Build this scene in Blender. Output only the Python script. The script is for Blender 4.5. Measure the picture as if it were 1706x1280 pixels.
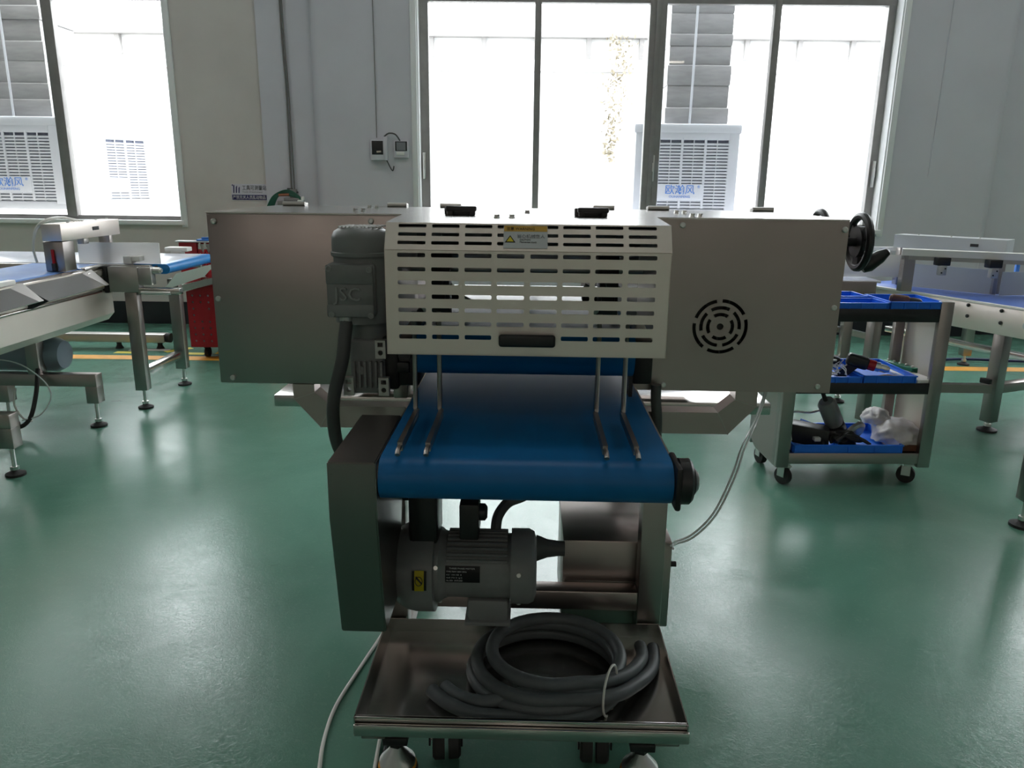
import bpy, bmesh, math, random
from mathutils import Vector, Matrix
random.seed(7)
S = bpy.context.scene
COL = S.collection
PI = math.pi
for _o in list(bpy.data.objects): bpy.data.objects.remove(_o)

# ---------------------------------------------------------------- camera
CAM = dict(pitch=math.radians(14.66), yaw=.008, roll=.0119, h=1.4, f=1280.0)
def make_camera():
    p, y, r = CAM['pitch'], CAM['yaw'], CAM['roll']
    fw = Vector((-math.sin(y)*math.cos(p), math.cos(y)*math.cos(p), -math.sin(p)))
    r0 = Vector((math.cos(y), math.sin(y), 0)); d0 = fw.cross(r0)
    R = r0*math.cos(r) - d0*math.sin(r); D = r0*math.sin(r) + d0*math.cos(r)
    cd = bpy.data.cameras.new('camera'); cd.sensor_fit = 'HORIZONTAL'; cd.sensor_width = 36
    cd.lens = CAM['f']/1706*36; cd.clip_start = .05; cd.clip_end = 300
    o = bpy.data.objects.new('camera', cd); COL.objects.link(o)
    m = Matrix.Identity(4)
    for i, v in enumerate((R, -D, -fw)):
        for k in range(3): m[k][i] = v[k]
    m.translation = (0, 0, CAM['h']); o.matrix_world = m
    S.camera = o
make_camera()

# ---------------------------------------------------------------- light and exposure
S.view_settings.view_transform = 'Standard'; S.view_settings.look = 'None'
S.view_settings.gamma = 1; S.view_settings.use_curve_mapping = False
S.view_settings.exposure = 0.08
W = bpy.data.worlds.new('overcast_sky'); S.world = W; W.use_nodes = True
bg = W.node_tree.nodes['Background']; bg.inputs[0].default_value = (.97, .98, 1, 1); bg.inputs[1].default_value = 10.0
def area(name, loc, sx, sy, power, rot=(0, 0, 0), col=(1, .97, .93), portal=False):
    d = bpy.data.lights.new(name, 'AREA'); d.shape = 'RECTANGLE'; d.size = sx; d.size_y = sy; d.energy = power; d.color = col
    o = bpy.data.objects.new(name, d); COL.objects.link(o); o.location = loc; o.rotation_euler = rot
    if portal: d.cycles.is_portal = True
    return o
WINS = [(-7.5, -3.27), (-.955, 3.37), (5.2, 9.4)]     # window openings in the back wall
WZ0, WZ1 = 1.0, 4.25; WZT = 2.98        # sill, head and transom heights
LAMPS = ((-11.2, 48), (-1.5, 7), (2.8, 12), (5.2, 20))          # y of each row of added fill lamps, watts per lamp
for lx in (-9, -4.5, 0, 4.5, 9):
    for ly, lw in LAMPS:
        area('fill_lamp', (lx, ly, 5.2), 1.3, .35, lw, col=(1, .90, .80) if ly < 0 else (1, .97, .93))

# ---------------------------------------------------------------- materials
def mat(name, col, rough=.5, metal=0., spec=.5, coat=0., emit=None):
    m = bpy.data.materials.new(name); m.use_nodes = True
    b = m.node_tree.nodes['Principled BSDF']
    b.inputs['Base Color'].default_value = (*col, 1); b.inputs['Roughness'].default_value = rough
    b.inputs['Metallic'].default_value = metal; b.inputs['Specular IOR Level'].default_value = spec
    b.inputs['Coat Weight'].default_value = coat
    return m
def N(m, t, **kw):
    n = m.node_tree.nodes.new(t)
    for k, v in kw.items():
        if k in n.inputs: n.inputs[k].default_value = v
        else: setattr(n, k, v)
    return n
def L(m, a, b): m.node_tree.links.new(a, b)
def ramp(m, fac, stops):
    r = N(m, 'ShaderNodeValToRGB'); e = r.color_ramp.elements
    while len(e) < len(stops): e.new(.5)
    for i, (p, c) in enumerate(stops):
        e[i].position = p; e[i].color = (*c, 1) if len(c) == 3 else c
    L(m, fac, r.inputs[0]); return r
def noise(m, scale, detail=4, rough=.5, mapping=None, obj=True, dist=0):
    tc = N(m, 'ShaderNodeTexCoord'); n = N(m, 'ShaderNodeTexNoise')
    n.inputs['Scale'].default_value = scale; n.inputs['Detail'].default_value = detail; n.inputs['Roughness'].default_value = rough
    n.inputs['Distortion'].default_value = dist
    src = tc.outputs['Object']
    if mapping:
        mp = N(m, 'ShaderNodeMapping'); mp.inputs['Scale'].default_value = mapping; L(m, src, mp.inputs[0]); src = mp.outputs[0]
    L(m, src, n.inputs['Vector']); return n
def bsdf(m): return m.node_tree.nodes['Principled BSDF']
def bump(m, h, strength, dist=.001):
    b = N(m, 'ShaderNodeBump'); b.inputs['Strength'].default_value = strength; b.inputs['Distance'].default_value = dist
    L(m, h, b.inputs['Height']); L(m, b.outputs[0], bsdf(m).inputs['Normal'])
def vary(m, c1, c2, scale, detail=4, lo=.35, hi=.65, mapping=None):
    n = noise(m, scale, detail, .6, mapping); r = ramp(m, n.outputs[0], [(lo, c1), (hi, c2)])
    L(m, r.outputs[0], bsdf(m).inputs['Base Color']); return n
def steel(name, c, rough, grain=(3, 120, 120), var=.03):
    m = mat(name, c, rough, 1.)
    n = noise(m, 6, 5, .6, grain)
    r = ramp(m, n.outputs[0], [(.25, (rough-var,)*3), (.75, (rough+var,)*3)]); L(m, r.outputs[0], bsdf(m).inputs['Roughness'])
    n2 = noise(m, 2.2, 3, .5); r2 = ramp(m, n2.outputs[0], [(.3, tuple(x*.9 for x in c)), (.7, c)]); L(m, r2.outputs[0], bsdf(m).inputs['Base Color'])
    return m
M = {}
M['steel'] = steel('brushed_stainless', (.46, .395, .375), .32)
M['steel_top'] = steel('satin_stainless', (.66, .64, .62), .2, (3, 90, 90), .05)
M['steel_c'] = steel('matt_stainless_cover', (.88, .80, .74), .46)
M['steel_g'] = steel('guard_stainless_darkened', (.27, .245, .235), .3)  # stainless darkened to carry the dark floor reflection on the guard
M['steel_y'] = steel('bright_stainless_tray', (.60, .57, .55), .2, (3, 90, 90), .05)
M['steel_v'] = steel('brushed_stainless_vertical', (.40, .37, .35), .33, (120, 120, 3))
M['steel_d'] = steel('dull_stainless', (.50, .48, .46), .42, (3, 90, 90))
M['zinc'] = mat('zinc_screw', (.72, .72, .70), .3, 1.)
M['cast'] = mat('grey_enamel', (.115, .125, .128), .42); vary(M['cast'], (.19, .20, .20), (.225, .235, .235), 8)
M['alu_d'] = mat('pale_grey_enamel', (.30, .31, .31), .4)  # paler than the casing so embossed letters and lid screws show
M['alu'] = mat('cast_aluminium', (.5, .5, .48), .45, .8)
M['black'] = mat('black_plastic', (.012, .012, .014), .38); vary(M['black'], (.010, .010, .012), (.016, .016, .018), 20)
M['rubber'] = mat('black_rubber', (.02, .02, .02), .65); vary(M['rubber'], (.016, .016, .016), (.026, .026, .026), 15)
M['hose'] = mat('grey_rubber_hose', (.055, .066, .07), .48); vary(M['hose'], (.075, .088, .094), (.09, .104, .11), 25)
M['conduit'] = mat('dark_cable_sheath', (.07, .075, .075), .5); M['wirepaint'] = mat('grey_wall_conduit', (.17, .165, .16), .5); M['mblue'] = mat('blue_grey_enamel', (.20, .25, .30), .35)
M['belt'] = mat('blue_belt', (.002, .13, .36), .42, spec=.35); vary(M['belt'], (.002, .12, .33), (.004, .14, .38), 5, mapping=(1, .3, 1))
bump(M['belt'], noise(M['belt'], 700, 2).outputs[0], .12, .0004)
M['belt_n'] = mat('bright_blue_belt', (.01, .22, .58), .35); vary(M['belt_n'], (.01, .20, .54), (.015, .24, .62), 5)
M['belt_l'] = mat('pale_blue_belt', (.16, .32, .72), .24); vary(M['belt_l'], (.15, .30, .70), (.18, .35, .75), 6)
M['belt_r'] = mat('violet_blue_belt', (.08, .17, .55), .33); vary(M['belt_r'], (.075, .16, .52), (.09, .185, .58), 6)
M['belt_w'] = mat('white_belt', (.72, .76, .85), .22); vary(M['belt_w'], (.70, .74, .83), (.76, .79, .87), 6)
M['white'] = mat('white_plastic', (.78, .77, .74), .4)
M['cooler'] = mat('white_cooler_plastic', (.62, .64, .68), .4)
M['slot'] = mat('dark_filter_mesh', (.11, .12, .16), .8); vary(M['slot'], (.09, .10, .14), (.13, .14, .18), 40)  # dark tone of the pad behind the slats
M['duct'] = mat('grey_duct_cloth', (.33, .33, .33), .8); vary(M['duct'], (.35, .345, .345), (.41, .405, .405), 6, mapping=(1, 1, 4))
M['frame'] = mat('bronze_aluminium_frame', (.16, .145, .14), .4, .3); vary(M['frame'], (.26, .25, .245), (.30, .29, .285), 9)
M['wall'] = mat('painted_plaster_grey_white', (.6, .61, .62), .75)
n = noise(M['wall'], 1.1, 6, .6); r = ramp(M['wall'], n.outputs[0], [(.3, (.565, .56, .61)), (.7, (.635, .63, .68))]); L(M['wall'], r.outputs[0], bsdf(M['wall']).inputs['Base Color'])
bump(M['wall'], noise(M['wall'], 90, 3).outputs[0], .15, .001)
M['wall_w'] = mat('painted_plaster_cream', (.6, .585, .55), .75); vary(M['wall_w'], (.56, .525, .50), (.63, .595, .565), 1.1, 6)
M['trim'] = mat('white_gloss_trim', (.82, .83, .84), .35)
M['base'] = mat('black_skirting_and_shade', (.008, .009, .014), .4); vary(M['base'], (.006, .007, .012), (.014, .015, .02), 3)
M['ceil'] = mat('ceiling_paint', (.55, .55, .55), .8); vary(M['ceil'], (.5, .5, .5), (.58, .58, .58), 1)
M['red'] = mat('red_enamel', (.42, .008, .016), .4); vary(M['red'], (.40, .007, .014), (.46, .01, .02), 5)
M['crate'] = mat('blue_crate_plastic', (.01, .13, .82), .35); vary(M['crate'], (.015, .17, .80), (.02, .20, .90), 8)
M['green'] = mat('green_cover', (.02, .22, .12), .5)
M['tape'] = mat('orange_line_paint', (.78, .36, .04), .5); vary(M['tape'], (.72, .32, .035), (.82, .40, .05), 14)
M['tape_y'] = mat('yellow_tape', (.62, .55, .05), .5); M['tape_w'] = mat('white_tape', (.75, .75, .72), .5)
M['yellow'] = mat('yellow_label', (.75, .62, .02), .45); M['amber'] = mat('amber_label', (.62, .36, .05), .4)
M['label'] = mat('silver_label', (.55, .58, .60), .35); M['navy'] = mat('navy_print', (.03, .028, .12), .5)
M['ink'] = mat('dark_print', (.02, .02, .025), .6); M['ink_g'] = mat('grey_print', (.2, .21, .23), .6); M['ink_w'] = mat('white_print', (.7, .7, .72), .5)
M['logo'] = mat('blue_print', (.05, .22, .68), .5); M['sheet'] = mat('sign_sheet', (.62, .61, .68), .5)
M['plateblk'] = mat('black_nameplate', (.008, .01, .014), .35)
M['bag'] = mat('translucent_white_bag', (.72, .68, .66), .45); vary(M['bag'], (.66, .60, .58), (.78, .75, .74), 9)
M['wood'] = mat('brown_board', (.1, .035, .015), .6); vary(M['wood'], (.08, .028, .012), (.13, .045, .02), 12)
M['tube'] = mat('clear_tube', (.62, .66, .66), .2); M['cable_w'] = mat('white_cable', (.72, .72, .68), .45)
M['cable_g'] = mat('green_cable', (.01, .10, .06), .45); M['orange'] = mat('orange_ring', (.7, .3, .03), .4)
M['copper'] = mat('rusty_part', (.35, .13, .07), .6)
M['leaf'] = mat('dry_vine', (.24, .21, .15), .8)
M['facade'] = mat('white_render_facade', (.8, .8, .79), .8); vary(M['facade'], (.76, .76, .75), (.84, .84, .83), .6, 5)
M['ledge'] = mat('weathered_ledge', (.27, .26, .255), .8)
M['yard'] = mat('yard_concrete', (.5, .5, .48), .85); vary(M['yard'], (.45, .45, .43), (.54, .54, .52), .8, 6)
# translucent acrylic plate
m = M['acrylic'] = mat('frosted_acrylic', (.85, .84, .82), .3); bsdf(m).inputs['Transmission Weight'].default_value = .55; bsdf(m).inputs['Roughness'].default_value = .45
# window glass: thin pane
m = bpy.data.materials.new('window_glass'); m.use_nodes = True; nt = m.node_tree
nt.nodes.remove(nt.nodes['Principled BSDF'])
tr = nt.nodes.new('ShaderNodeBsdfTransparent'); tr.inputs[0].default_value = (.93, .95, .95, 1)
gl = nt.nodes.new('ShaderNodeBsdfGlossy'); gl.inputs['Roughness'].default_value = .02
fr = nt.nodes.new('ShaderNodeFresnel'); fr.inputs[0].default_value = 1.45
mx = nt.nodes.new('ShaderNodeMixShader')
ge = nt.nodes.new('ShaderNodeNewGeometry'); ml = nt.nodes.new('ShaderNodeMath'); ml.operation = 'MULTIPLY_ADD'   # only the front face of the sheet reflects
ml.inputs[1].default_value = -1; ml.inputs[2].default_value = 1; nt.links.new(ge.outputs['Backfacing'], ml.inputs[0])
mu = nt.nodes.new('ShaderNodeMath'); mu.operation = 'MULTIPLY'; nt.links.new(fr.outputs[0], mu.inputs[0]); nt.links.new(ml.outputs[0], mu.inputs[1])
nt.links.new(mu.outputs[0], mx.inputs[0]); nt.links.new(tr.outputs[0], mx.inputs[1]); nt.links.new(gl.outputs[0], mx.inputs[2])
nt.links.new(mx.outputs[0], nt.nodes['Material Output'].inputs[0]); M['glass'] = m
# floor: green epoxy, worn, glossy
m = M['floor'] = mat('green_epoxy_floor', (.05, .16, .11), .24, spec=.5)
n1 = noise(m, .9, 6, .62, dist=.6); r1 = ramp(m, n1.outputs[0], [(.25, (.075, .195, .140)), (.55, (.105, .255, .190)), (.8, (.14, .305, .235))])
n2 = noise(m, 38, 8, .7, dist=2.6); r2 = ramp(m, n2.outputs[0], [(.54, (0, 0, 0)), (.74, (.3, .3, .3))])
mxn = N(m, 'ShaderNodeMix', data_type='RGBA'); L(m, r2.outputs[0], mxn.inputs[0]); L(m, r1.outputs[0], mxn.inputs[6]); mxn.inputs[7].default_value = (.22, .40, .31, 1)
n5 = noise(m, 11, 9, .72, dist=1.2); r5 = ramp(m, n5.outputs[0], [(.66, (1, 1, 1)), (.76, (.45, .45, .45))])
mx5 = N(m, 'ShaderNodeMix', data_type='RGBA', blend_type='MULTIPLY'); mx5.inputs[0].default_value = 1; L(m, mxn.outputs[2], mx5.inputs[6]); L(m, r5.outputs[0], mx5.inputs[7])
L(m, mx5.outputs[2], bsdf(m).inputs['Base Color'])
n3 = noise(m, 3.5, 7, .65, dist=1.); r3 = ramp(m, n3.outputs[0], [(.3, (.15,)*3), (.7, (.27,)*3)]); L(m, r3.outputs[0], bsdf(m).inputs['Roughness'])
n4 = noise(m, 60, 6, .65, dist=2.); bump(m, n4.outputs[0], .3, .0016)

# ---------------------------------------------------------------- helpers
WINV = {}
class MB:
    def __init__(s): s.bm = bmesh.new()
    def box(s, x0, x1, y0, y1, z0, z1, bev=0, seg=2):
        bm = bmesh.new() if bev else s.bm
        v = [bm.verts.new((x, y, z)) for z in (z0, z1) for x, y in ((x0, y0), (x1, y0), (x1, y1), (x0, y1))]
        for f in ((3, 2, 1, 0), (4, 5, 6, 7), (0, 1, 5, 4), (1, 2, 6, 5), (2, 3, 7, 6), (3, 0, 4, 7)): bm.faces.new([v[i] for i in f])
        if bev:
            bmesh.ops.bevel(bm, geom=bm.edges[:], offset=bev, segments=seg, affect='EDGES', profile=.5)
            s.merge(bm)
        return s
    def merge(s, bm, mtx=None):
        if mtx is not None: bm.transform(mtx)
        me = bpy.data.meshes.new('t'); bm.to_mesh(me); bm.free(); s.bm.from_mesh(me); bpy.data.meshes.remove(me); return s
    def cyl(s, p0, p1, r0, r1=None, n=16, caps=True):
        p0, p1 = Vector(p0), Vector(p1); d = p1-p0
        return s.lathe(p0, d.normalized(), [(0, r0), (d.length, r0 if r1 is None else r1)], n, caps)
    def lathe(s, p, ax, prof, n=20, caps=True):
        p = Vector(p); ax = Vector(ax).normalized(); u = ax.orthogonal().normalized(); w = ax.cross(u); rings = []
        for t, r in prof:
            if r < 1e-6: rings.append([s.bm.verts.new(p+ax*t)])
            else: rings.append([s.bm.verts.new(p+ax*t+(u*math.cos(2*PI*i/n)+w*math.sin(2*PI*i/n))*r) for i in range(n)])
        for a, b in zip(rings, rings[1:]):
            for i in range(n):
                j = (i+1) % n
                if len(a) == 1 and len(b) == 1: continue
                if len(a) == 1: s.bm.faces.new((a[0], b[j], b[i]))
                elif len(b) == 1: s.bm.faces.new((a[i], a[j], b[0]))
                else: s.bm.faces.new((a[i], a[j], b[j], b[i]))
        if caps:
            if len(rings[0]) > 1: s.bm.faces.new(rings[0][::-1])
            if len(rings[-1]) > 1: s.bm.faces.new(rings[-1])
        return s
    def tube(s, pts, r, n=8, smooth=6, closed=False, sq=None):
        P = [Vector(p) for p in pts]
        if smooth and len(P) > 2: P = spline(P, smooth, closed)
        rings = []; prev = None; m = len(P)
        for i, p in enumerate(P):
            if closed: t = (P[(i+1) % m]-P[i-1]).normalized()
            else: t = (P[min(i+1, m-1)]-P[max(i-1, 0)]).normalized()
            u = t.orthogonal().normalized() if prev is None else (prev-t*prev.dot(t)).normalized()
            prev = u; w = t.cross(u)
            rings.append([s.bm.verts.new(p+(u*math.cos(2*PI*k/n)+w*math.sin(2*PI*k/n))*r) for k in range(n)])
        for a, b in zip(rings, rings[1:] + ([rings[0]] if closed else [])):
            for k in range(n): s.bm.faces.new((a[k], a[(k+1) % n], b[(k+1) % n], b[k]))
        if not closed: s.bm.faces.new(rings[0][::-1]); s.bm.faces.new(rings[-1])
        return s
    def prism(s, pts, vec):
        a = [s.bm.verts.new(p) for p in pts]; b = [s.bm.verts.new(Vector(p)+Vector(vec)) for p in pts]; n = len(a)
        s.bm.faces.new(a[::-1]); s.bm.faces.new(b)
        for i in range(n): s.bm.faces.new((a[i], a[(i+1) % n], b[(i+1) % n], b[i]))
        return s
    def sphere(s, c, r, n=12, sc=(1, 1, 1)):
        bm = bmesh.new(); bmesh.ops.create_uvsphere(bm, u_segments=n, v_segments=max(6, n//2), radius=r)
        return s.merge(bm, Matrix.Translation(c) @ Matrix.Diagonal((*sc, 1)))
    def bar(s, a, b, w, h, up=(0, 0, 1)):          # rectangular bar from a to b
        a, b = Vector(a), Vector(b); t = (b-a).normalized(); up = Vector(up)
        x = t.cross(up).normalized(); y = x.cross(t)
        return s.prism([a+x*w/2+y*h/2, a-x*w/2+y*h/2, a-x*w/2-y*h/2, a+x*w/2-y*h/2], b-a)
    def build(s, name, m, parent=None, sharp=35, kind=None, label=None, loc=None):
        if parent is not None:
            r = parent
            while r.parent: r = r.parent
            if r.name in WINV: s.bm.transform(WINV[r.name])
        bmesh.ops.recalc_face_normals(s.bm, faces=s.bm.faces[:])
        me = bpy.data.meshes.new(name); s.bm.to_mesh(me); s.bm.free()
        me.materials.append(M[m]); me.shade_smooth(); me.set_sharp_from_angle(angle=math.radians(sharp))
        o = bpy.data.objects.new(name, me); COL.objects.link(o)
        if parent is not None: o.parent = parent
        if kind: o['kind'] = kind
        if label: o['label'] = label
        if loc: o.location = loc
        return o
def spline(P, k, closed=False):
    out = []; n = len(P); rng = n if closed else n-1
    for i in range(rng):
        g = (lambda j: P[j % n]) if closed else (lambda j: P[max(0, min(n-1, j))])
        p0, p1, p2, p3 = g(i-1), g(i), g(i+1), g(i+2)
        for q in range(k):
            t = q/k
            out.append(.5*((2*p1)+(p2-p0)*t+(2*p0-5*p1+4*p2-p3)*t*t+(3*p1-p0-3*p2+p3)*t*t*t))
    if not closed: out.append(P[-1])
    return out
def thing(name, label, cat, loc=(0, 0, 0), rz=0, group=None, world=False):
    o = bpy.data.objects.new(name, None); COL.objects.link(o); o.empty_display_size = .1
    o.location = loc; o.rotation_euler = (0, 0, rz); tag(o, label, cat, group)
    if world: WINV[o.name] = (Matrix.Translation(loc) @ Matrix.Rotation(rz, 4, 'Z')).inverted()
    return o
def tag(o, label, cat, group=None):
    o['label'] = label; o['category'] = cat
    if group: o['group'] = group
    return o
def inst(o, parent, loc=None, rz=None):           # a copy sharing the mesh
    c = o.copy(); COL.objects.link(c); c.parent = parent
    if loc is not None: c.location = loc
    if rz is not None: c.rotation_euler = (0, 0, rz)
    return c
def copy_tree(o, parent=None):
    c = o.copy(); COL.objects.link(c); c.parent = parent
    for ch in list(o.children): copy_tree(ch, c)
    return c
def text(name, body, size, mtx, m, parent, ext=.0004, align='LEFT', sx=1.0):
    cu = bpy.data.curves.new(name, 'FONT'); cu.body = body; cu.size = size; cu.extrude = ext; cu.align_x = align; cu.resolution_u = 2
    t = bpy.data.objects.new(name, cu); COL.objects.link(t)
    dg = bpy.context.evaluated_depsgraph_get()
    me = bpy.data.meshes.new_from_object(t.evaluated_get(dg)); bpy.data.objects.remove(t)
    me.name = name; me.transform(mtx @ Matrix.Diagonal((sx, 1, 1, 1)))
    if parent is not None:
        r = parent
        while r.parent: r = r.parent
        if r.name in WINV: me.transform(WINV[r.name])
    me.materials.clear(); me.materials.append(M[m])
    o = bpy.data.objects.new(name, me); COL.objects.link(o); o.parent = parent
    return o
FRONT = Matrix.Rotation(PI/2, 4, 'X')              # text facing -Y
def at(x, y, z, tilt=0): return Matrix.Translation((x, y, z)) @ Matrix.Rotation(tilt, 4, 'X') @ FRONT
def panel(outer, holes, depth, mtx):                # flat sheet with holes in the xy plane, thickness depth, moved by mtx
    bm = bmesh.new(); edges = []
    for lp in [outer]+holes:
        v = [bm.verts.new((x, y, 0)) for x, y in lp]
        edges += [bm.edges.new((v[i], v[(i+1) % len(v)])) for i in range(len(v))]
    bmesh.ops.triangle_fill(bm, use_beauty=True, edges=edges)
    bmesh.ops.recalc_face_normals(bm, faces=bm.faces[:])
    ex = bmesh.ops.extrude_face_region(bm, geom=bm.faces[:])
    bmesh.ops.translate(bm, verts=[g for g in ex['geom'] if isinstance(g, bmesh.types.BMVert)], vec=(0, 0, depth))
    bm.transform(mtx); return bm
def rect(x0, x1, y0, y1): return [(x0, y0), (x1, y0), (x1, y1), (x0, y1)]

# ---------------------------------------------------------------- the room
YW = 7.44      # face of the wall block around the middle window
YR = 7.56      # face of the recessed wall bays
XL, XR, YF, ZC = -14, 14, -13, 5.4
MB().box(XL, XR, YF, 7.75, -.1, 0).build('floor', 'floor', kind='structure')
MB().box(XL-.2, XR+.2, YF-.2, 7.85, ZC, ZC+.2).build('ceiling', 'ceil', kind='structure')
w = MB()
def wall_run(w, x0, x1, yf, holes):
    xs = x0
    for a, b in holes:
        w.box(xs, a, yf, 7.85, 0, ZC); w.box(a, b, yf, 7.85, 0, WZ0); w.box(a, b, yf, 7.85, WZ1, ZC); xs = b
    w.box(xs, x1, yf, 7.85, 0, ZC)
wall_run(w, 4.43, XR, YR, [WINS[2]])
w.box(-2.425, -1.93, YR-.025, 7.85, 0, ZC)
back = w.build('wall_back', 'wall', kind='structure')
w = MB(); wall_run(w, XL, -2.425, YR, [WINS[0]]); w.build('wall_back_left', 'wall_w', kind='structure')
# the thicker block round the middle window, with rounded outer corners
w = MB()
def block(x0, x1, z0, z1, rl=0, rr=0):
    pts = [(x0, 7.85), (x0, YW+rl)] + [(x0+rl-rl*math.cos(a*PI/16), YW+rl-rl*math.sin(a*PI/16)) for a in range(1, 9)] if rl else [(x0, 7.85), (x0, YW)]
    if rr: pts += [(x1-rr+rr*math.sin(a*PI/16), YW+rr-rr*math.cos(a*PI/16)) for a in range(0, 9)]
    else: pts += [(x1, YW)]
    pts += [(x1, 7.85)]
    w.prism([(p[0], p[1], z0) for p in pts], (0, 0, z1-z0))
a, b = WINS[1]
block(-1.93, a, 0, ZC, rl=.1); block(b, 4.43, 0, ZC, rr=.1); block(a, b, 0, WZ0); block(a, b, WZ1, ZC)
w.build('wall_back_block', 'wall', kind='structure')
MB().box(XL-.2, XL, YF, 7.85, 0, ZC).build('wall_left', 'wall', kind='structure')
MB().box(XR, XR+.2, YF, 7.85, 0, ZC).build('wall_right', 'wall', kind='structure')
MB().box(XL-.2, XR+.2, YF-.2, YF, 0, ZC).build('wall_front', 'wall_w', kind='structure')
MB().box(XL, -2.425, YR-.015, YR, 0, .22).box(-2.425, -1.94, YR-.04, YR-.025, 0, .22).box(4.44, XR, YR-.015, YR, 0, .22).build('baseboard_back', 'base', kind='structure')
MB().box(-1.945, 4.445, YW-.015, YW, 0, .22).build('baseboard_block', 'base', kind='structure')

def window(n, a, b, yf, panes, recess):
    """panes: list of (x0, x1) glass; bars fill what is left."""
    r = thing('window_%d' % n, 'wide sliding window', 'window'); del r['category']; del r['label']; r['kind'] = 'structure'
    y0, y1 = yf+recess, yf+recess+.07
    xs = [a+.02]+[v for p in panes for v in p]+[b-.02]
    f = MB().box(a, b, y0, y1, WZ0, WZ0+.05).box(a, b, y0, y1, WZ1-.07, WZ1).box(a, b, y0-.004, y1, WZT, WZT+.07)
    f.box(a, panes[0][0], y0, y1, WZ0, WZ1).box(panes[-1][1], b, y0, y1, WZ0, WZ1)
    f.build('window_frame', 'frame', r)
    for p, q in zip(panes, panes[1:]):
        g = MB().box(p[1]-.004, q[0]+.004, y0-.012, y1-.005, WZ0+.04, WZ1-.06, .004)
        if q[0]-p[1] > .1: g.box((p[1]+q[0])/2-.022, (p[1]+q[0])/2+.022, y0-.03, y0-.01, WZ0+.04, WZ1-.06, .004)
        g.build('mullion', 'frame', r)
    for p in panes:
        MB().box(p[0]-.01, p[1]+.01, y0+.03, y0+.036, WZ0+.04, WZT+.01).build('pane', 'glass', r)
        MB().box(p[0]-.01, p[1]+.01, y0+.03, y0+.036, WZT+.06, WZ1-.06).build('pane', 'glass', r)
    t = MB().box(a-.055, a, yf-.018, yf+.02, WZ0-.05, WZ1+.05, .004).box(b, b+.055, yf-.018, yf+.02, WZ0-.05, WZ1+.05, .004)
    t.box(a, b, yf-.018, yf+.02, WZ1, WZ1+.05, .004).box(a, a+.012, yf, y0, WZ0, WZ1).box(b-.012, b, yf, y0, WZ0, WZ1)
    t.build('window_trim', 'trim', r)
    MB().box(a-.03, b+.03, yf-.03, y0, WZ0-.03, WZ0+.012, .005).build('window_sill', 'trim', r)
    return r
w2 = window(2, *WINS[1], YW, [(-.863, .113), (.165, 1.150), (1.297, 2.268), (2.325, 3.289)], .13)
for x, z in ((-.915, 1.55), (1.245, 1.55), (3.325, 1.52)):
    l = MB().box(x-.014, x+.014, YW+.112, YW+.13, z-.12, z+.12, .004).box(x-.008, x+.008, YW+.095, YW+.115, z-.03, z+.05, .003).build('window_latch', 'zinc', w2)
window(1, *WINS[0], YR, [(-7.35, -6.4), (-6.34, -5.4), (-5.3, -4.40), (-4.31, -3.30)], .05)
window(3, *WINS[2], YR, [(5.3, 6.25), (6.31, 7.25), (7.35, 8.3), (8.36, 9.3)], .05)

# ---------------------------------------------------------------- outside
MB().box(-30, 30, 7.86, 40, -.25, -.15).build('ground', 'yard', kind='structure')
bd = thing('building', 'white rendered building across the yard with a weathered ledge', 'building', (1, 13, -.15))
MB().box(-26, 26, 0, 4, 0, 3.95).build('facade_wall', 'facade', bd)
MB().box(-26, 26, -.14, 0, 3.74, 3.82, .01).build('ledge', 'ledge', bd)
MB().box(-26, 26, -.02, 0, 3.25, 3.27).build('groove_strip', 'ledge', bd)
br = MB().prism([(0, -.1, 3.74), (0, 0, 3.74), (0, 0, 3.45), (0, -.02, 3.45)], (.07, 0, 0)).build('bracket', 'ledge', bd)
for i in range(-9, 10):
    if i: inst(br, bd, (i*.82, 0, 0))
for x0, x1, z0, z1 in ((-1.0, -.62, 1.75, 2.45), (4.1, 4.9, 1.6, 2.9), (-5.9, -5.2, 2.5, 2.95)):
    MB().box(x0, x1, -.01, 0, z0, z1).build('faded_patch', 'facade', bd)
vm = MB()
for i in range(420):
    t = random.random(); z = 3.62-1.9*t; x = 1.52-.12*t+random.gauss(0, .1*(1.2-t*.6)); c = Vector((x, 12.82+random.uniform(-.06, .06), z))
    u = Vector((random.uniform(-1, 1), random.uniform(-1, 1), random.uniform(-1, 1))).normalized(); v = u.orthogonal()
    s_ = random.uniform(.02, .045)
    vm.bm.faces.new([vm.bm.verts.new(c+q) for q in (u*s_, v*s_*.5, -u*s_, -v*s_*.5)])
vine = vm.build('climbing_plant', 'leaf'); tag(vine, 'dry climbing plant hanging down the white building across the yard', 'plant'); vine['kind'] = 'stuff'

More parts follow.
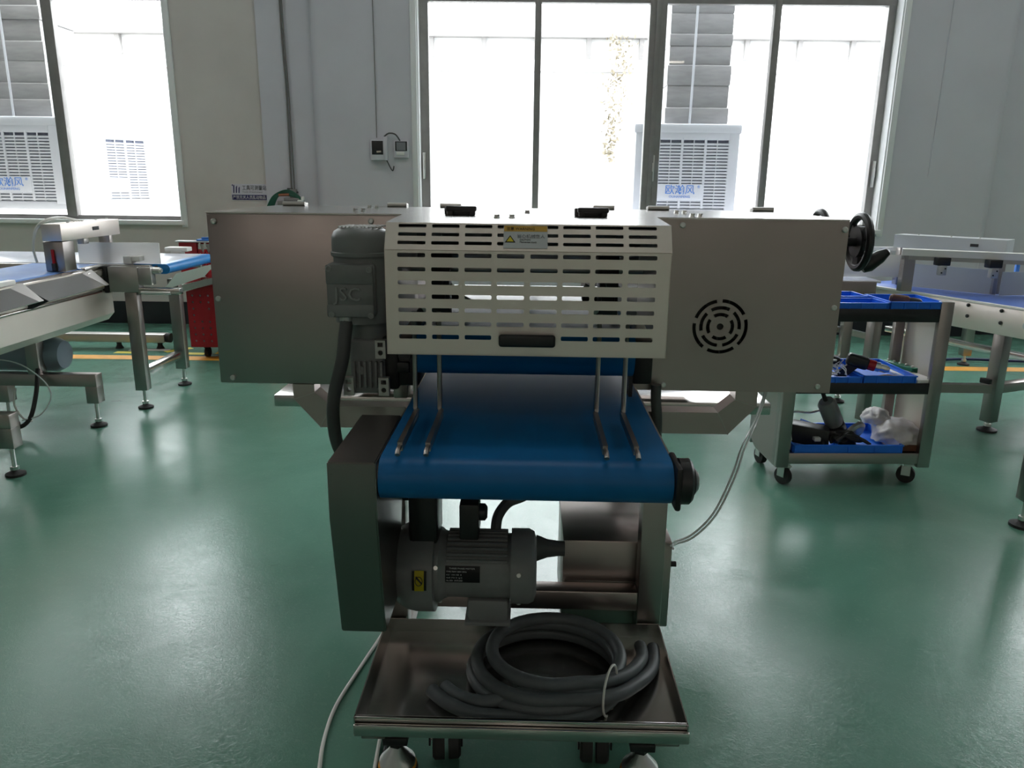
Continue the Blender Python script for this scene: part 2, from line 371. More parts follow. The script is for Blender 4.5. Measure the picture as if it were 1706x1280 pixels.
def cooler(label, x, y, rz, duct_h, logo=True):
    t = thing('air_cooler', label, 'air cooler', (x, y, -.15), rz, 'evaporative coolers outside the windows')
    z0, z1, w_, d = 1.28, 2.16, .535, .9
    MB().box(-w_, w_, .03, d, z0, z1-.02, .02).build('housing', 'cooler', t)
    MB().box(-w_-.02, w_+.02, -.01, d+.02, z1-.1, z1, .025).build('lid', 'cooler', t)
    MB().box(-w_-.01, w_+.01, 0, d, z0-.06, z0+.03, .02).build('base_rim', 'cooler', t)
    MB().box(-w_+.1, w_-.1, .012, .028, z0+.04, z1-.14).build('filter_pad', 'slot', t)
    f = MB().box(-w_, -w_+.11, -.005, .05, z0, z1-.08, .012).box(w_-.11, w_, -.005, .05, z0, z1-.08, .012)
    f.box(-w_+.1, w_-.1, -.005, .05, z1-.16, z1-.08, .01).build('grille_frame', 'cooler', t)
    n_ = 21; pitch = (z1-.17-z0-.05)/n_
    s0 = MB().prism([(-w_+.1, 0, 0), (-w_+.1, .018, .006), (-w_+.1, .018, .024), (-w_+.1, 0, .018)], (2*w_-.2, 0, 0)).build('slat', 'cooler', t, loc=(0, -.002, z0+.04))
    for i in range(1, n_): inst(s0, t, (0, -.002, z0+.04+i*pitch))
    b0 = MB().box(-.012, .012, -.006, .02, z0+.03, z1-.14, .003).build('grille_bar', 'cooler', t, loc=(-.29, 0, 0))
    for q in (-.05, .19): inst(b0, t, (q, 0, 0))
    b1 = MB().box(-.004, .004, -.004, .02, z0+.03, z1-.14).build('thin_grille_bar', 'cooler', t, loc=(-.17, 0, 0))
    for q in (.07, .31, -.37): inst(b1, t, (q, 0, 0))
    p = MB().box(-.29, .19, -.012, .0, z0+.12, z0+.28, .004).build('logo_plate', 'cooler', t)
    if logo:
        text('lettering', '欧瀚风', .105, at(-.05, -.0135, z0+.185), 'logo', p, align='CENTER')
        text('small_lettering', 'OUHANFENG', .036, at(-.05, -.0135, z0+.14), 'logo', p, align='CENTER')
        text('registered_mark', '®', .04, at(.13, -.0135, z0+.24), 'logo', p)
    if duct_h:
        dm = MB(); zs = z1
        widths = []
        rr = random.Random(int(x*10)); k = 0
        rings = []
        while zs < z1+duct_h:
            h_ = rr.uniform(.11, .22); ww = .315+rr.uniform(-.006, .014)
            for zz, q in ((zs, ww-.004), (zs+.012, ww), (zs+h_-.012, ww+.002), (zs+h_, ww-.005)): rings.append((zz, q))
            zs += h_
        for zz, q in rings: widths.append([dm.bm.verts.new((sx*q+.1, .45+sy*q, zz)) for sx, sy in ((-1, -1), (1, -1), (1, 1), (-1, 1))])
        for A_, B_ in zip(widths, widths[1:]):
            for i in range(4): dm.bm.faces.new((A_[i], A_[(i+1) % 4], B_[(i+1) % 4], B_[i]))
        du = dm.build('duct', 'duct', t, sharp=60)
        MB().tube([(.03, .11, z1), (.035, .105, z1+.6), (.04, .1, z1+duct_h)], .012, 8).build('seam_strip', 'cooler', du)
    return t
cooler('white air cooler with a tall grey duct outside the middle window', 1.71, 8.3, 0, 2.6)
cooler('white air cooler with a grey duct outside the left window, nearest to the dark mullion', -5.33, 8.3, 0, 2.6)
cooler('pale air cooler without a duct, turned sideways, outside the left window', -4.95, 9.6, math.radians(52), 0, False)

# ---------------------------------------------------------------- things on the wall
s_ = MB().box(-2.74, -2.40, YR-.004, YR, 1.21, 1.362).build('wall_sign', 'sheet'); tag(s_, 'small white wall sign with a dark blue strip and Chinese lettering', 'sign')
MB().box(-2.735, -2.405, YR-.006, YR-.003, 1.215, 1.262).build('blue_strip', 'navy', s_)
text('lettering', '工具可测量站', .05, at(-2.635, YR-.0055, 1.309), 'ink', s_, sx=.78)
text('small_lettering', 'Tools of instrument', .024, at(-2.635, YR-.0055, 1.281), 'ink_g', s_)
text('strip_lettering', '严禁无关人员乱动物品', .037, at(-2.57, YR-.0075, 1.225), 'ink_w', s_, align='CENTER', sx=.86)
em = MB()
for i, (dx, h_) in enumerate(((0, .08), (.025, .07), (.05, .06))):
    em.prism([(-2.722+dx, YR-.005, 1.278), (-2.712+dx, YR-.005, 1.278), (-2.706+dx, YR-.005, 1.278+h_), (-2.718+dx, YR-.005, 1.278+h_*.8)], (0, -.001, 0))
em.prism([(-2.736, YR-.005, 1.362-.01), (-2.72, YR-.005, 1.362-.004), (-2.716, YR-.005, 1.34)], (0, -.001, 0)); em.build('emblem', 'navy', s_); s_.location.x = -.03

t = thing('junction_box', 'grey wall box with a dark window, fed by a thin cable, beside the middle window', 'switch box', (-1.31, YW, 1.69))
MB().box(-.08, .06, -.06, 0, -.1, .08, .008).box(.045, .075, -.065, 0, -.1, .11, .006).build('housing', 'wall', t)
MB().box(-.066, .038, -.064, -.058, -.05, .072, .003).build('dark_window', 'black', t)
MB().cyl((-.02, -.07, -.025), (.02, -.07, -.022), .008, n=10).build('toggle', 'zinc', t)
t = thing('thermostat', 'small grey wall controller with a square screen next to the middle window', 'controller', (-1.11, YW, 1.69))
MB().box(-.068, .07, -.03, 0, -.075, .075, .008).build('housing', 'wall', t)
MB().box(-.055, .055, -.033, -.029, -.015, .07, .003).build('bezel', 'black', t)
MB().box(-.042, .042, -.035, -.032, -.01, .062).build('screen', 'ink_g', t)
MB().box(-.045, .03, -.036, -.029, -.052, -.022, .004).build('flap', 'white', t)
c = MB().tube([(-1.265, YW-.03, 1.80), (-1.22, YW-.03, 1.83), (-1.16, YW-.03, 1.82), (-1.12, YW-.02, 1.765)], .007, 6).build('loop_cable', 'conduit'); tag(c, 'short dark cable looping between the two wall boxes', 'cable')
c = MB().tube([(-1.345, YW-.008, 4.6), (-1.335, YW-.008, 2.49), (-1.337, YW-.008, 1.79)], .004, 6).build('drop_cable', 'wirepaint'); tag(c, 'thin dark cable running down the wall to the wall box', 'cable')
c = MB().tube([(-1.25, YW-.03, 1.60), (-1.21, YW-.035, 1.52), (-1.19, YW-.04, 1.50), (-1.18, YW-.035, 1.54)], .006, 6).build('tail_cable', 'conduit'); tag(c, 'stub of dark cable hanging under the wall box', 'cable')
c = MB().tube([(3.80, YW-.004, 4.2), (3.787, YW-.004, 2.0), (3.783, YW-.004, 1.5)], .004, 6).build('painted_cable', 'wall'); tag(c, 'painted-over thin cable on the wall to the right of the middle window', 'cable')

t = thing('conduit_drop', 'two dark conduits running down the wall to a grey bracket box', 'conduit', (-2.18, YR-.025, 1.2))
MB().tube([(-.012, -.015, 3.5), (-.008, -.015, 1.6), (.005, -.015, 1.0), (.002, -.02, .10)], .008, 8).tube([(.012, -.02, 3.5), (.008, -.02, 1.9), (.028, -.018, .9), (.03, -.02, .12)], .007, 8).build('conduit_pipe', 'wirepaint', t)
MB().box(-.1, .12, -.16, 0, -.03, .012, .004).box(-.05, .1, -.12, 0, .012, .04, .004).box(-.01, .05, -.05, 0, .03, .12, .004).build('bracket', 'frame', t)
cl = MB().box(-.04, .01, -.03, 0, .1, .13, .003).box(.0, .06, -.03, 0, .085, .1, .003); cl.build('clamp', 'conduit', t)
MB().cyl((-.1, -.1, .065), (.0, -.1, .07), .012, n=10).build('rusty_pin', 'copper', t)
MB().box(.09, .14, -.17, -.1, -.03, .025, .008).box(.12, .15, -.15, -.12, .02, .055, .006).box(.125, .14, -.15, -.13, -.07, -.03, .004).build('white_plug', 'white', t)
c = MB()
for k in range(5):
    o_ = k*.012
    c.tube([(-2.40+o_*1.3, YR-.12-o_*.3, 1.15), (-2.34+o_, YR-.12, 1.25), (-2.24, YR-.12+o_*.4, 1.305-o_*.9), (-2.15, YR-.13, 1.30-o_*.9), (-2.05-o_*.4, YR-.14, 1.22), (-2.03-o_, YR-.14, 1.16)], .007, 6)
c = c.build('cable_coil', 'cable_g'); tag(c, 'bundle of dark green cable draped over the wall bracket', 'cable')

# ---------------------------------------------------------------- floor markings
l = MB().box(XL, XR, 5.96, 6.10, 0, .0015).build('floor_line', 'tape'); tag(l, 'long orange painted line across the green floor', 'floor marking')
k = 0
TAPE = ('yellow tape strip touching the motor under the left conveyor, along the orange line', 'white tape strip behind the leftmost yellow strip, along the orange line', 'slanted yellow strip between the white strip and the conveyor stand',
        'straight yellow strip left of the exit conveyor stand, along the orange line', 'slanted yellow strip halfway to the dark floor beam', 'straight yellow strip between the two legs of the exit conveyor stand',
        'farthest slanted yellow strip, beside the red cart castor', 'yellow strip by the dark floor beam, farthest from the orange line', 'white tape strip under the left edge of the machine cabinet', 'yellow strip mostly behind the machine cabinet, along the orange line', 'slanted yellow strip in front of the red cart castor')
for x0, y0, x1, y1, mm in ((-3.35, 6.21, -3.1, 6.21, 'tape_y'), (-3.28, 6.32, -2.95, 6.32, 'tape_w'), (-2.95, 6.25, -2.8, 6.42, 'tape_y'), (-2.82, 6.2, -2.6, 6.2, 'tape_y'), (-2.78, 6.48, -2.55, 6.75, 'tape_y'), (-2.52, 6.24, -2.3, 6.24, 'tape_y'),
                          (-2.45, 6.8, -2.2, 7.05, 'tape_y'), (-3.6, 6.7, -3.3, 6.7, 'tape_y'), (-2.25, 6.24, -1.95, 6.24, 'tape_w'), (-1.9, 6.24, -1.6, 6.24, 'tape_y'), (-2.35, 6.35, -2.05, 6.62, 'tape_y')):
    o = MB().bar((x0, y0, .001), (x1, y1, .001), .07, .002).build('tape_strip', mm); k += 1
    tag(o, TAPE[k-1], 'floor marking', 'white tape strips' if mm == 'tape_w' else 'yellow tape strips')

# ---------------------------------------------------------------- the slicing machine (built in its own frame: x right, y away, origin on the floor)
mc = thing('belt_machine', 'stainless belt machine with a slotted cover, wide side cabinets and a blue belt', 'machine', (0, 2.0, 0), -.012)
ZT = 1.31
# cabinets
def cabinet(x0, x1, holes=()):
    c = MB().box(x0, x1, .238, .90, .803, ZT-.002, .004)
    return c.build('cabinet', 'steel', mc)
cabinet(-.906, -.302)
cr = MB()
# right cabinet: open shell so that the fan vent is a real opening
cr.box(.343, .929, .26, .90, .803, .806).box(.343, .929, .26, .90, ZT-.006, ZT-.002).box(.343, .346, .26, .90, .803, ZT-.002).box(.926, .929, .26, .90, .803, ZT-.002).box(.343, .929, .897, .90, .803, ZT-.002)
arcs = []
def arc(r0, r1, a0, a1, cx=.588-.343, cz=.999-.803):
    n_ = 9; A_ = [math.radians(a0+(a1-a0)*i/n_) for i in range(n_+1)]
    rm, hw = (r0+r1)/2, (r1-r0)/2
    out = [(cx+r1*math.cos(t), cz+r1*math.sin(t)) for t in A_]+[(cx+r0*math.cos(t), cz+r0*math.sin(t)) for t in reversed(A_)]
    return out
for k in range(5): arcs.append(arc(.071, .081, 97+72*k+4, 97+72*k+64))
for k in range(5): arcs.append(arc(.051, .061, 60+72*k+5, 60+72*k+61))
for k in range(4): arcs.append(arc(.031, .041, 52+90*k+4, 52+90*k+70))
arcs.append([(.245+.010*math.cos(2*PI*i/12), .196+.010*math.sin(2*PI*i/12)) for i in range(12)])
pm = panel(rect(0, .586, 0, ZT-.805), arcs, .003, Matrix.Translation((.343, .241, .803)) @ FRONT)
cr.merge(pm); rc = cr.build('cabinet', 'steel', mc)
fan = MB().box(.49, .686, .283, .30, .90, 1.098, .004)
fan.build('fan_housing', 'black', rc)
fb = MB()
for k in range(7):
    a_ = 2*PI*k/7; fb.bar((.588+.02*math.cos(a_), .272, .999+.02*math.sin(a_)), (.588+.085*math.cos(a_+.35), .268, .999+.085*math.sin(a_+.35)), .003, .025, (0, 1, .4))
fb.cyl((.588, .255, .999), (.588, .28, .999), .022, n=14).build('fan_blades', 'conduit', rc)
# screws on the cabinet fronts
sc = MB().lathe((0, 0, 0), (0, -1, 0), [(0, .0085), (.003, .0085), (.005, .006), (.005, .003), (.003, .003)], 12).build('screw', 'zinc', mc, loc=(-.885, .237, 1.284))
for x, z in ((-.89, 1.06), (-.866, .82), (-.43, 1.29), (.459, 1.29), (.917, 1.283), (.912, 1.06), (.89, .823), (.432, .82)): inst(sc, mc, (x, .237, z))
# top sheet (T shaped) with a folded lip
tp = MB(); pts = [(-.906, .236), (-.34, .236), (-.302, -.228), (.343, -.228), (.385, .236), (.929, .236), (.929, .902), (-.906, .902)]
tp.prism([(x, y, ZT-.003) for x, y in pts], (0, 0, .004)); tp.build('top_sheet', 'steel_top', mc)
# slotted front cover
xs = [(-.272, -.209), (-.196, -.134), (-.121, -.060), (-.048, .014), (.027, .089), (.100, .162), (.173, .235), (.247, .310)]
zr = [(1.2365, 1.246), (1.205, 1.2145), (1.175, 1.1845), (1.143, 1.153), (1.112, 1.122), (1.081, 1.091), (1.050, 1.0605)]
X0, X1 = -.301, .343
def rr(x0, x1, y0, y1, c=.002): return [(x0+c, y0), (x1-c, y0), (x1, y0+c), (x1, y1-c), (x1-c, y1), (x0+c, y1), (x0, y1-c), (x0, y0+c)]
holes = [rr(a-X0, b-X0, z0-1.014, z1-1.014) for a, b in xs for z0, z1 in zr if not (z0 < 1.06 and a > -.06 and b < .1)]
cv = MB(); cv.merge(panel(rect(0, X1-X0, 0, 1.252-1.014), holes, .002, Matrix.Translation((X0, -.263, 1.014)) @ FRONT))
# tilted upper strip
tl = math.atan2(.035, .058); hl = math.hypot(.035, .058)
hb = [rr(a-X0, b-X0, z-.0, z+.0085, .0015) for a, b in xs for z in (.0135, .0345, .0555)]
tm = Matrix.Translation((X0, -.263, 1.252)) @ Matrix.Rotation(-tl, 4, 'X') @ FRONT
cv.merge(panel(rect(0, X1-X0, 0, hl), hb, .002, tm))
for x in (X0, X1-.002):
    cv.prism([(x, -.265, 1.014), (x, -.265, 1.252), (x, -.23, 1.309), (x, .24, 1.309), (x, .24, 1.04), (x, -.2, 1.014)], (.002, 0, 0))
cv.box(X0, X1, -.265, -.25, 1.013, 1.0155)
cv = cv.build('slotted_cover', 'steel_c', mc)
hd = MB().box(-.042, .087, -.292, -.279, 1.0385, 1.0675, .0062, 3).box(-.036, -.018, -.28, -.264, 1.044, 1.062, .003).box(.063, .081, -.28, -.264, 1.044, 1.062, .003)
hd.build('pull_handle', 'black', cv, label='black plastic pull handle')
def on_tilt(x, t): return Matrix.Translation((x, -.2665+t*math.sin(tl), 1.252+t*math.cos(tl))) @ Matrix.Rotation(-tl, 4, 'X') @ FRONT
lb = MB(); lb.merge(panel(rect(0, .099, 0, .056), [], .0006, on_tilt(-.034, .008))); lb = lb.build('warning_label', 'label', cv, label='silver warning label with an amber band')
a_ = MB(); a_.merge(panel(rect(0, .097, 0, .014), [], .0004, on_tilt(-.033, .0495) @ Matrix.Translation((0, 0, .0007)))); a_.build('amber_band', 'amber', cv)
tri = MB(); tri.merge(panel([(0, 0), (.024, 0), (.012, .018)], [], .0004, on_tilt(-.031, .022) @ Matrix.Translation((0, 0, .0007)))); tri.build('warning_triangle', 'ink', cv)
tri = MB(); tri.merge(panel([(.004, .0022), (.020, .0022), (.012, .0145)], [], .0004, on_tilt(-.031, .022) @ Matrix.Translation((0, 0, .0012)))); tri.build('warning_triangle_field', 'yellow', cv)
text('band_lettering', '注意 WARNING', .009, on_tilt(-.028, .053) @ Matrix.Translation((0, 0, .0013)), 'ink', cv)
text('label_lettering', '当心机械伤人', .0105, on_tilt(-.004, .034) @ Matrix.Translation((0, 0, .001)), 'ink_g', cv)
text('label_small_lettering', 'CAUTION\nMechanical injury', .0055, on_tilt(.002, .027) @ Matrix.Translation((0, 0, .001)), 'ink', cv)
# rear panel, inner walls
MB().box(-.302, .343, .898, .902, 1.10, ZT-.002).box(-.302, .343, .898, .902, .80, .82).build('rear_panel', 'steel_d', mc)
MB().box(-.296, .337, -.19, .88, 1.286, 1.30).build('inner_ceiling', 'steel_d', mc)
# hinges, handles and bolts on the top
def grip(x, y, w_=.087):
    g = MB().box(x-w_/2, x+w_/2, y-.011, y+.011, ZT+.012, ZT+.027, .005).box(x-w_/2+.004, x-w_/2+.02, y-.008, y+.008, ZT+.001, ZT+.02, .003).box(x+w_/2-.02, x+w_/2-.004, y-.008, y+.008, ZT+.001, ZT+.02, .003)
    g.box(x-w_/2-.006, x+w_/2-.01, y+.02, y+.05, ZT+.001, ZT+.024, .003)
    return g.build('top_handle', 'black', mc)
grip(-.167, .19); grip(.199, .18)
def hinge(x, y, w_): return MB().box(x-w_/2, x+w_/2, y-.02, y+.02, ZT+.001, ZT+.013, .003).cyl((x-w_/2, y-.022, ZT+.009), (x+w_/2, y-.022, ZT+.009), .008, n=10).build('top_hinge', 'steel_d', mc)
for x, w_ in ((-.455, .07), (-.83, .08), (-.262, .075), (.29, .075), (.485, .075), (.858, .075)): hinge(x, .86, w_)
bt = MB().lathe((0, 0, 0), (0, 0, 1), [(0, .0095), (.002, .0095), (.003, .0075), (.0095, .0075), (.0095, 0)], 6).build('top_bolt', 'zinc', mc, loc=(-.062, .056, ZT+.001))
for x, y in ((-.023, .067), (.016, .411), (-.506, .381), (-.484, .389), (-.527, .70), (-.504, .71), (.501, .572), (.528, .581), (.496, .296), (.52, .303)): inst(bt, mc, (x, y, ZT+.001))
# hand wheels on the right end
def wheel(y, z, x=1.0):
    g = MB(); ring = []
    for i in range(28): ring.append((x, y+.076*math.cos(2*PI*i/28), z+.076*math.sin(2*PI*i/28)))
    g.tube(ring, .0115, 8, smooth=0, closed=True)
    g.cyl((x-.012, y, z), (x+.012, y, z), .046, n=22).cyl((.925, y, z), (x, y, z), .013, n=14)
    for k in range(3):
        a_ = PI/2+2*PI*k/3+PI; g.bar((x, y+.02*math.cos(a_), z+.02*math.sin(a_)), (x, y+.074*math.cos(a_), z+.074*math.sin(a_)), .035, .012, (1, 0, 0))
    h_ = g.build('hand_wheel', 'black', mc)
    MB().lathe((x+.008, y-.02, z-.075), (.8, -.05, .58), [(0, .016), (.02, .024), (.06, .020), (.085, .011), (.092, 0)], 12).build('wheel_grip', 'black', h_)
wheel(.33, 1.243); wheel(.66, 1.243)
# lower belt
def loop(x0, x1, ya, yb, zc, r):
    pts = [(ya+r-r*math.sin(PI*i/14), zc+r*math.cos(PI*i/14)) for i in range(15)]+[(yb-r+r*math.sin(PI*i/14), zc-r*math.cos(PI*i/14)) for i in range(15)]
    return MB().prism([(x0, y, z) for y, z in pts], (x1-x0, 0, 0))
loop(-.287, .336, -.493, 1.12, .783, .047).build('lower_belt', 'belt', mc, sharp=50)
MB().cyl((-.30, -.446, .783), (-.287, -.446, .783), .03, n=20).cyl((.336, -.446, .783), (.36, -.446, .783), .022, n=20).build('belt_roller', 'steel_d', mc)
MB().box(-.30, -.2885, -.40, 1.08, .735, .812).box(.3375, .35, -.40, 1.08, .735, .812).box(-.27, .33, -.40, .9, .74, .76).build('belt_side_plate', 'steel_d', mc)
# upper pressing belt
ub = loop(-.267, .303, -.06, .86, .966, .06)
ub.build('upper_belt', 'belt', mc, sharp=50)
MB().box(-.25, .285, -.0, .84, 1.0265, 1.034).build('belt_glare_sheet', 'belt_w', mc)  # pale glossy sheet added on the belt top for the window's glare
bb = MB().box(-.345, -.275, .06, .17, .85, .985, .008).cyl((-.31, .06, .945), (-.31, .03, .945), .018, n=14).box(-.335, -.30, .05, .07, .89, .92, .004); bb.build('bearing_block', 'black', mc)
MB().box(.306, .316, .06, .15, .83, .99).box(.316, .372, .08, .17, .86, .985, .008).cyl((.345, .08, .955), (.345, .05, .955), .008, n=10).build('bearing_block', 'black', mc)
MB().cyl((-.30, .15, 1.17), (.34, .15, 1.17), .018, n=16).cyl((-.30, .35, 1.21), (.34, .35, 1.21), .022, n=16).cyl((-.30, .55, 1.14), (.34, .55, 1.14), .02, n=16).build('cross_shaft', 'steel_d', mc)
for x in (-.235, .21):
    g = MB().box(x, x+.05, .02, .09, 1.04, 1.22, .004).box(x+.005, x+.04, .0, .03, 1.09, 1.12, .004).cyl((x+.025, .03, 1.15), (x+.025, -.03, 1.15), .012, n=12)
    g.build('slide_bracket', 'black', mc); MB().box(x-.03, x+.07, .2, .26, 1.07, 1.1, .003).build('slide_block', 'black', mc)
    MB().bar((x-.02, .02, 1.07), (x+.06, .05, 1.13), .012, .02).build('adjusting_arm', 'alu', mc); MB().bar((x+.08, .3, 1.05), (x-.02, .32, 1.1), .02, .02).build('adjusting_arm', 'alu', mc)
# product guides: a flat bar along the belt and a rod up into the cover
for x, xt in ((-.245, -.25), (-.185, -.19), (.193, .196), (.259, .262)):
    g = MB().tube([(x, -.486, .846), (x, -.47, .853), (x, -.42, .853), (x, -.2, .853), (xt, -.185, .86), (xt, -.18, .89), (xt, -.18, 1.10)], .0058, 8, smooth=3)
    g.box(x-.0055, x+.0055, -.45, -.2, .842, .862)
    g.build('guide_rail', 'steel_v', mc)
# chain guard on the left
gd = MB()
gb = bmesh.new()
poly = [(-.495, .83), (-.495, .702), (-.44, .395), (-.25, .395), (-.15, .70), (-.15, .83)]
a_ = [gb.verts.new((-.393, y, z)) for y, z in poly]; b_ = [gb.verts.new((-.290, y, z)) for y, z in poly]
gb.faces.new(a_); gb.faces.new(b_[::-1])
for i in range(6): gb.faces.new((a_[i], a_[(i+1) % 6], b_[(i+1) % 6], b_[i]))
bmesh.ops.recalc_face_normals(gb, faces=gb.faces[:]); bmesh.ops.bevel(gb, geom=gb.edges[:], offset=.003, segments=2, affect='EDGES')
gd.merge(gb); gd.build('chain_guard', 'steel_g', mc)
# flange bearing at the right end of the front roller
MB().box(.338, .352, -.50, -.39, .735, .832, .006).lathe((.352, -.446, .784), (1, 0, 0), [(0, .05), (.022, .05), (.028, .044), (.028, .03), (.034, .03), (.04, .022), (.04, 0)], 22).build('flange_bearing', 'black', mc)
MB().lathe((.386, -.446, .784), (1, 0, 0), [(0, .02), (.008, .02), (.009, .012), (.009, 0)], 16).build('bearing_cap', 'zinc', mc)
# frame
fr_ = lambda *a: MB().box(*a, .004)
for x0, x1, y0, y1, zt in ((.338, .404, -.1, -.04, .665), (-.362, -.296, -.1, -.04, .665), (.338, .404, .62, .68, .592), (-.362, -.296, .62, .68, .592)):
    fr_(x0, x1, y0, y1, .11, zt).build('frame_leg', 'steel_v', mc)
fr_(-.296, .338, -.1, -.045, .260, .317).build('frame_beam', 'steel', mc)
for x0, x1 in ((-.358, -.300), (.342, .400)): fr_(x0, x1, -.45, .68, .112, .168).build('frame_beam', 'steel', mc)
fr_(-.296, .338, -.1, -.045, .588, .65).build('frame_beam', 'steel', mc)
MB().prism([(-.29, -.03, .583), (.0, -.03, .556), (.14, -.03, .566), (.335, -.03, .585), (.335, -.03, .62), (-.29, -.03, .62)], (0, .5, 0)).build('belt_return', 'black', mc)
MB().box(-.30, .35, -.1, .6, .66, .735, .003).build('belt_bed', 'steel_d', mc)
# tube cradles under the cabinets
oc = [(-.686, .803), (-.684, .756), (-.607, .668), (.637, .668), (.716, .756), (.716, .803), (.650, .803), (.650, .778), (.602, .736), (-.572, .736), (-.620, .778), (-.620, .803)]
for y0 in (.236, .80): MB().prism([(x, y0, z) for x, z in oc], (0, .066, 0)).build('cradle', 'steel', mc)
for sx, p in ((-1, ((-.684, .756), (-.620, .778))), (-1, ((-.607, .668), (-.572, .736))), (1, ((.716, .756), (.650, .778))), (1, ((.637, .668), (.602, .736)))):
    MB().bar((p[0][0], .2345, p[0][1]), (p[1][0], .2345, p[1][1]), .003, .003).build('weld_seam', 'steel_d', mc)
MB().box(-.905, .912, .70, .98, .592, .636, .004).build('rear_shelf', 'steel_top', mc)
for x0 in (-.30, .29): fr_(x0, x0+.058, .64, .70, .636, .735)
# electrical box at lower right
eb = MB().box(.133, .438, -.03, .27, .17, .436, .004).build('control_box', 'steel', mc)
MB().cyl((.438, -.02, .365), (.453, -.02, .365), .008, n=10).build('box_knob', 'black', eb)
MB().box(.14, .36, -.036, -.03, .305, .312, .001).build('box_seam', 'steel_d', eb)
# drive motor
mx_, my, mz = 0, -.205, .448
mo = MB().cyl((-.185, my, mz), (.0, my, mz), .082, n=32).build('drive_motor', 'cast', mc)
f0 = MB()
for k in range(22):
    a_ = math.radians(-20+k*220/21)
    if k in (): continue
for k, a_ in enumerate([math.radians(q) for q in (32, 42, 52, 62, 72, 82, 92, 102, 112, 122, 132, 142, 152, 162)]):
    y, z = -math.cos(a_), math.sin(a_)
    fm = MB().bar((-.168, my+y*.084, mz+z*.084), (-.018, my+y*.084, mz+z*.084), .006, .016, (0, y, z)).build('cooling_fin', 'cast', mo)
MB().lathe((-.008, my, mz), (1, 0, 0), [(0, .088), (0, .095), (.045, .095), (.058, .088), (.064, .07), (.064, 0)], 32).build('end_bell', 'cast', mo)
MB().lathe((-.20, my, mz), (1, 0, 0), [(0, .095), (.012, .095), (.02, .088), (.03, .084)], 32).build('front_flange', 'cast', mo)
MB().lathe((-.305, my+.005, mz-.005), (1, 0, 0), [(0, 0), (0, .07), (.012, .098), (.035, .112), (.06, .117), (.105, .117), (.107, .105), (.11, 0)], 36).build('gear_head', 'cast', mo)
MB().box(-.262, -.19, my-.06, my+.06, mz+.08, .725, .012).build('gear_top', 'black', mo)
MB().box(-.296, -.264, -.16, -.10, .60, .70, .006).cyl((-.28, -.16, .66), (-.28, -.175, .66), .015, n=12).build('bearing_block', 'black', mc)
MB().box(-.138, -.09, my-.04, my+.05, .535, .63, .004).lathe((-.09, my, .595), (1, 0, 0), [(0, .022), (.014, .022), (.02, .014), (.02, 0)], 12).build('terminal_box', 'black', mo)
MB().box(-.118, -.012, my-.06, my+.06, .318, .38, .012).box(-.124, -.008, my-.068, my+.065, .312, .322, .002).build('motor_foot', 'cast', mo)
for x, a_ in ((-.192, 22), (-.192, -80), (.012, 14), (.012, -78)):
    a_ = math.radians(a_); y, z = -math.cos(a_), math.sin(a_)
    MB().cyl((x, my+y*.093, mz+z*.093), (x, my+y*.102, mz+z*.102), .0055, n=8).build('motor_bolt', 'zinc', mo)
npm = MB(); 
def curved(x0, x1, a0, a1, r_, nm, mm, lab=None):
    g = MB(); n_ = 6; vs = []
    for i in range(n_+1):
        q = math.radians(a0+(a1-a0)*i/n_); vs.append([g.bm.verts.new((x, my-math.cos(q)*r_, mz+math.sin(q)*r_)) for x in (x0, x1)])
    for A_, B_ in zip(vs, vs[1:]): g.bm.faces.new((A_[0], A_[1], B_[1], B_[0]))
    bmesh.ops.solidify(g.bm, geom=g.bm.faces[:], thickness=.0008)
    return g.build(nm, mm, mo, label=lab)
curved(-.172, -.084, -4, 25, .0835, 'nameplate', 'plateblk', 'black nameplate with white lettering')
for i, (sz, st) in enumerate(((.0075, 'THREE PHASE MOTOR'), (.006, 'TYPE 750W 380V 50Hz'), (.005, 'A 2.1   r/min 1400   B'), (.005, 'Hz 50  IP 54  S1  kg 12'), (.005, 'No. 0324   DATE 2023'))):
    q = math.radians(19.5-i*5.2); 
    text('nameplate_lettering', st, sz, Matrix.Translation((-.160 if i == 0 else -.167, my-math.cos(q)*.0848, mz+math.sin(q)*.0848)) @ Matrix.Rotation(q*1, 4, 'X') @ FRONT, 'ink_w', mo, sx=.85)
curved(-.247, -.212, -5, 19, .1195, 'motor_label', 'plateblk'); curved(-.241, -.218, -5.5, 19.5, .1203, 'yellow_sticker', 'yellow', 'yellow sticker with a bird-like pictogram')
q = math.radians(7)
pg = MB()
ring = [(-.230+.0085*math.cos(2*PI*i/16), my-math.cos(q)*.1215+.0135*math.sin(2*PI*i/16)*math.sin(q)*-1*-1, mz+math.sin(q)*.1215+.011*math.sin(2*PI*i/16)) for i in range(16)]
pg.tube(ring, .001, 6, smooth=0, closed=True); pg.bar((-.237, my-math.cos(q)*.1215, mz+math.sin(q)*.1215+.012), (-.222, my-math.cos(q)*.1215, mz+math.sin(q)*.1215-.006), .002, .006, (0, 1, 0)); pg.build('pictogram', 'ink', mo)
MB().tube([(-.05, -.17, .53), (-.045, -.15, .56), (-.02, -.12, .585), (.02, -.11, .60), (.08, -.03, .605)], .014, 10).build('motor_cable', 'conduit', mc)
MB().lathe((.056, my+.06, mz+.02), (1, 0, 0), [(0, .035), (.03, .024), (.06, .02), (.075, .02)], 14).build('cable_horn', 'conduit', mo)
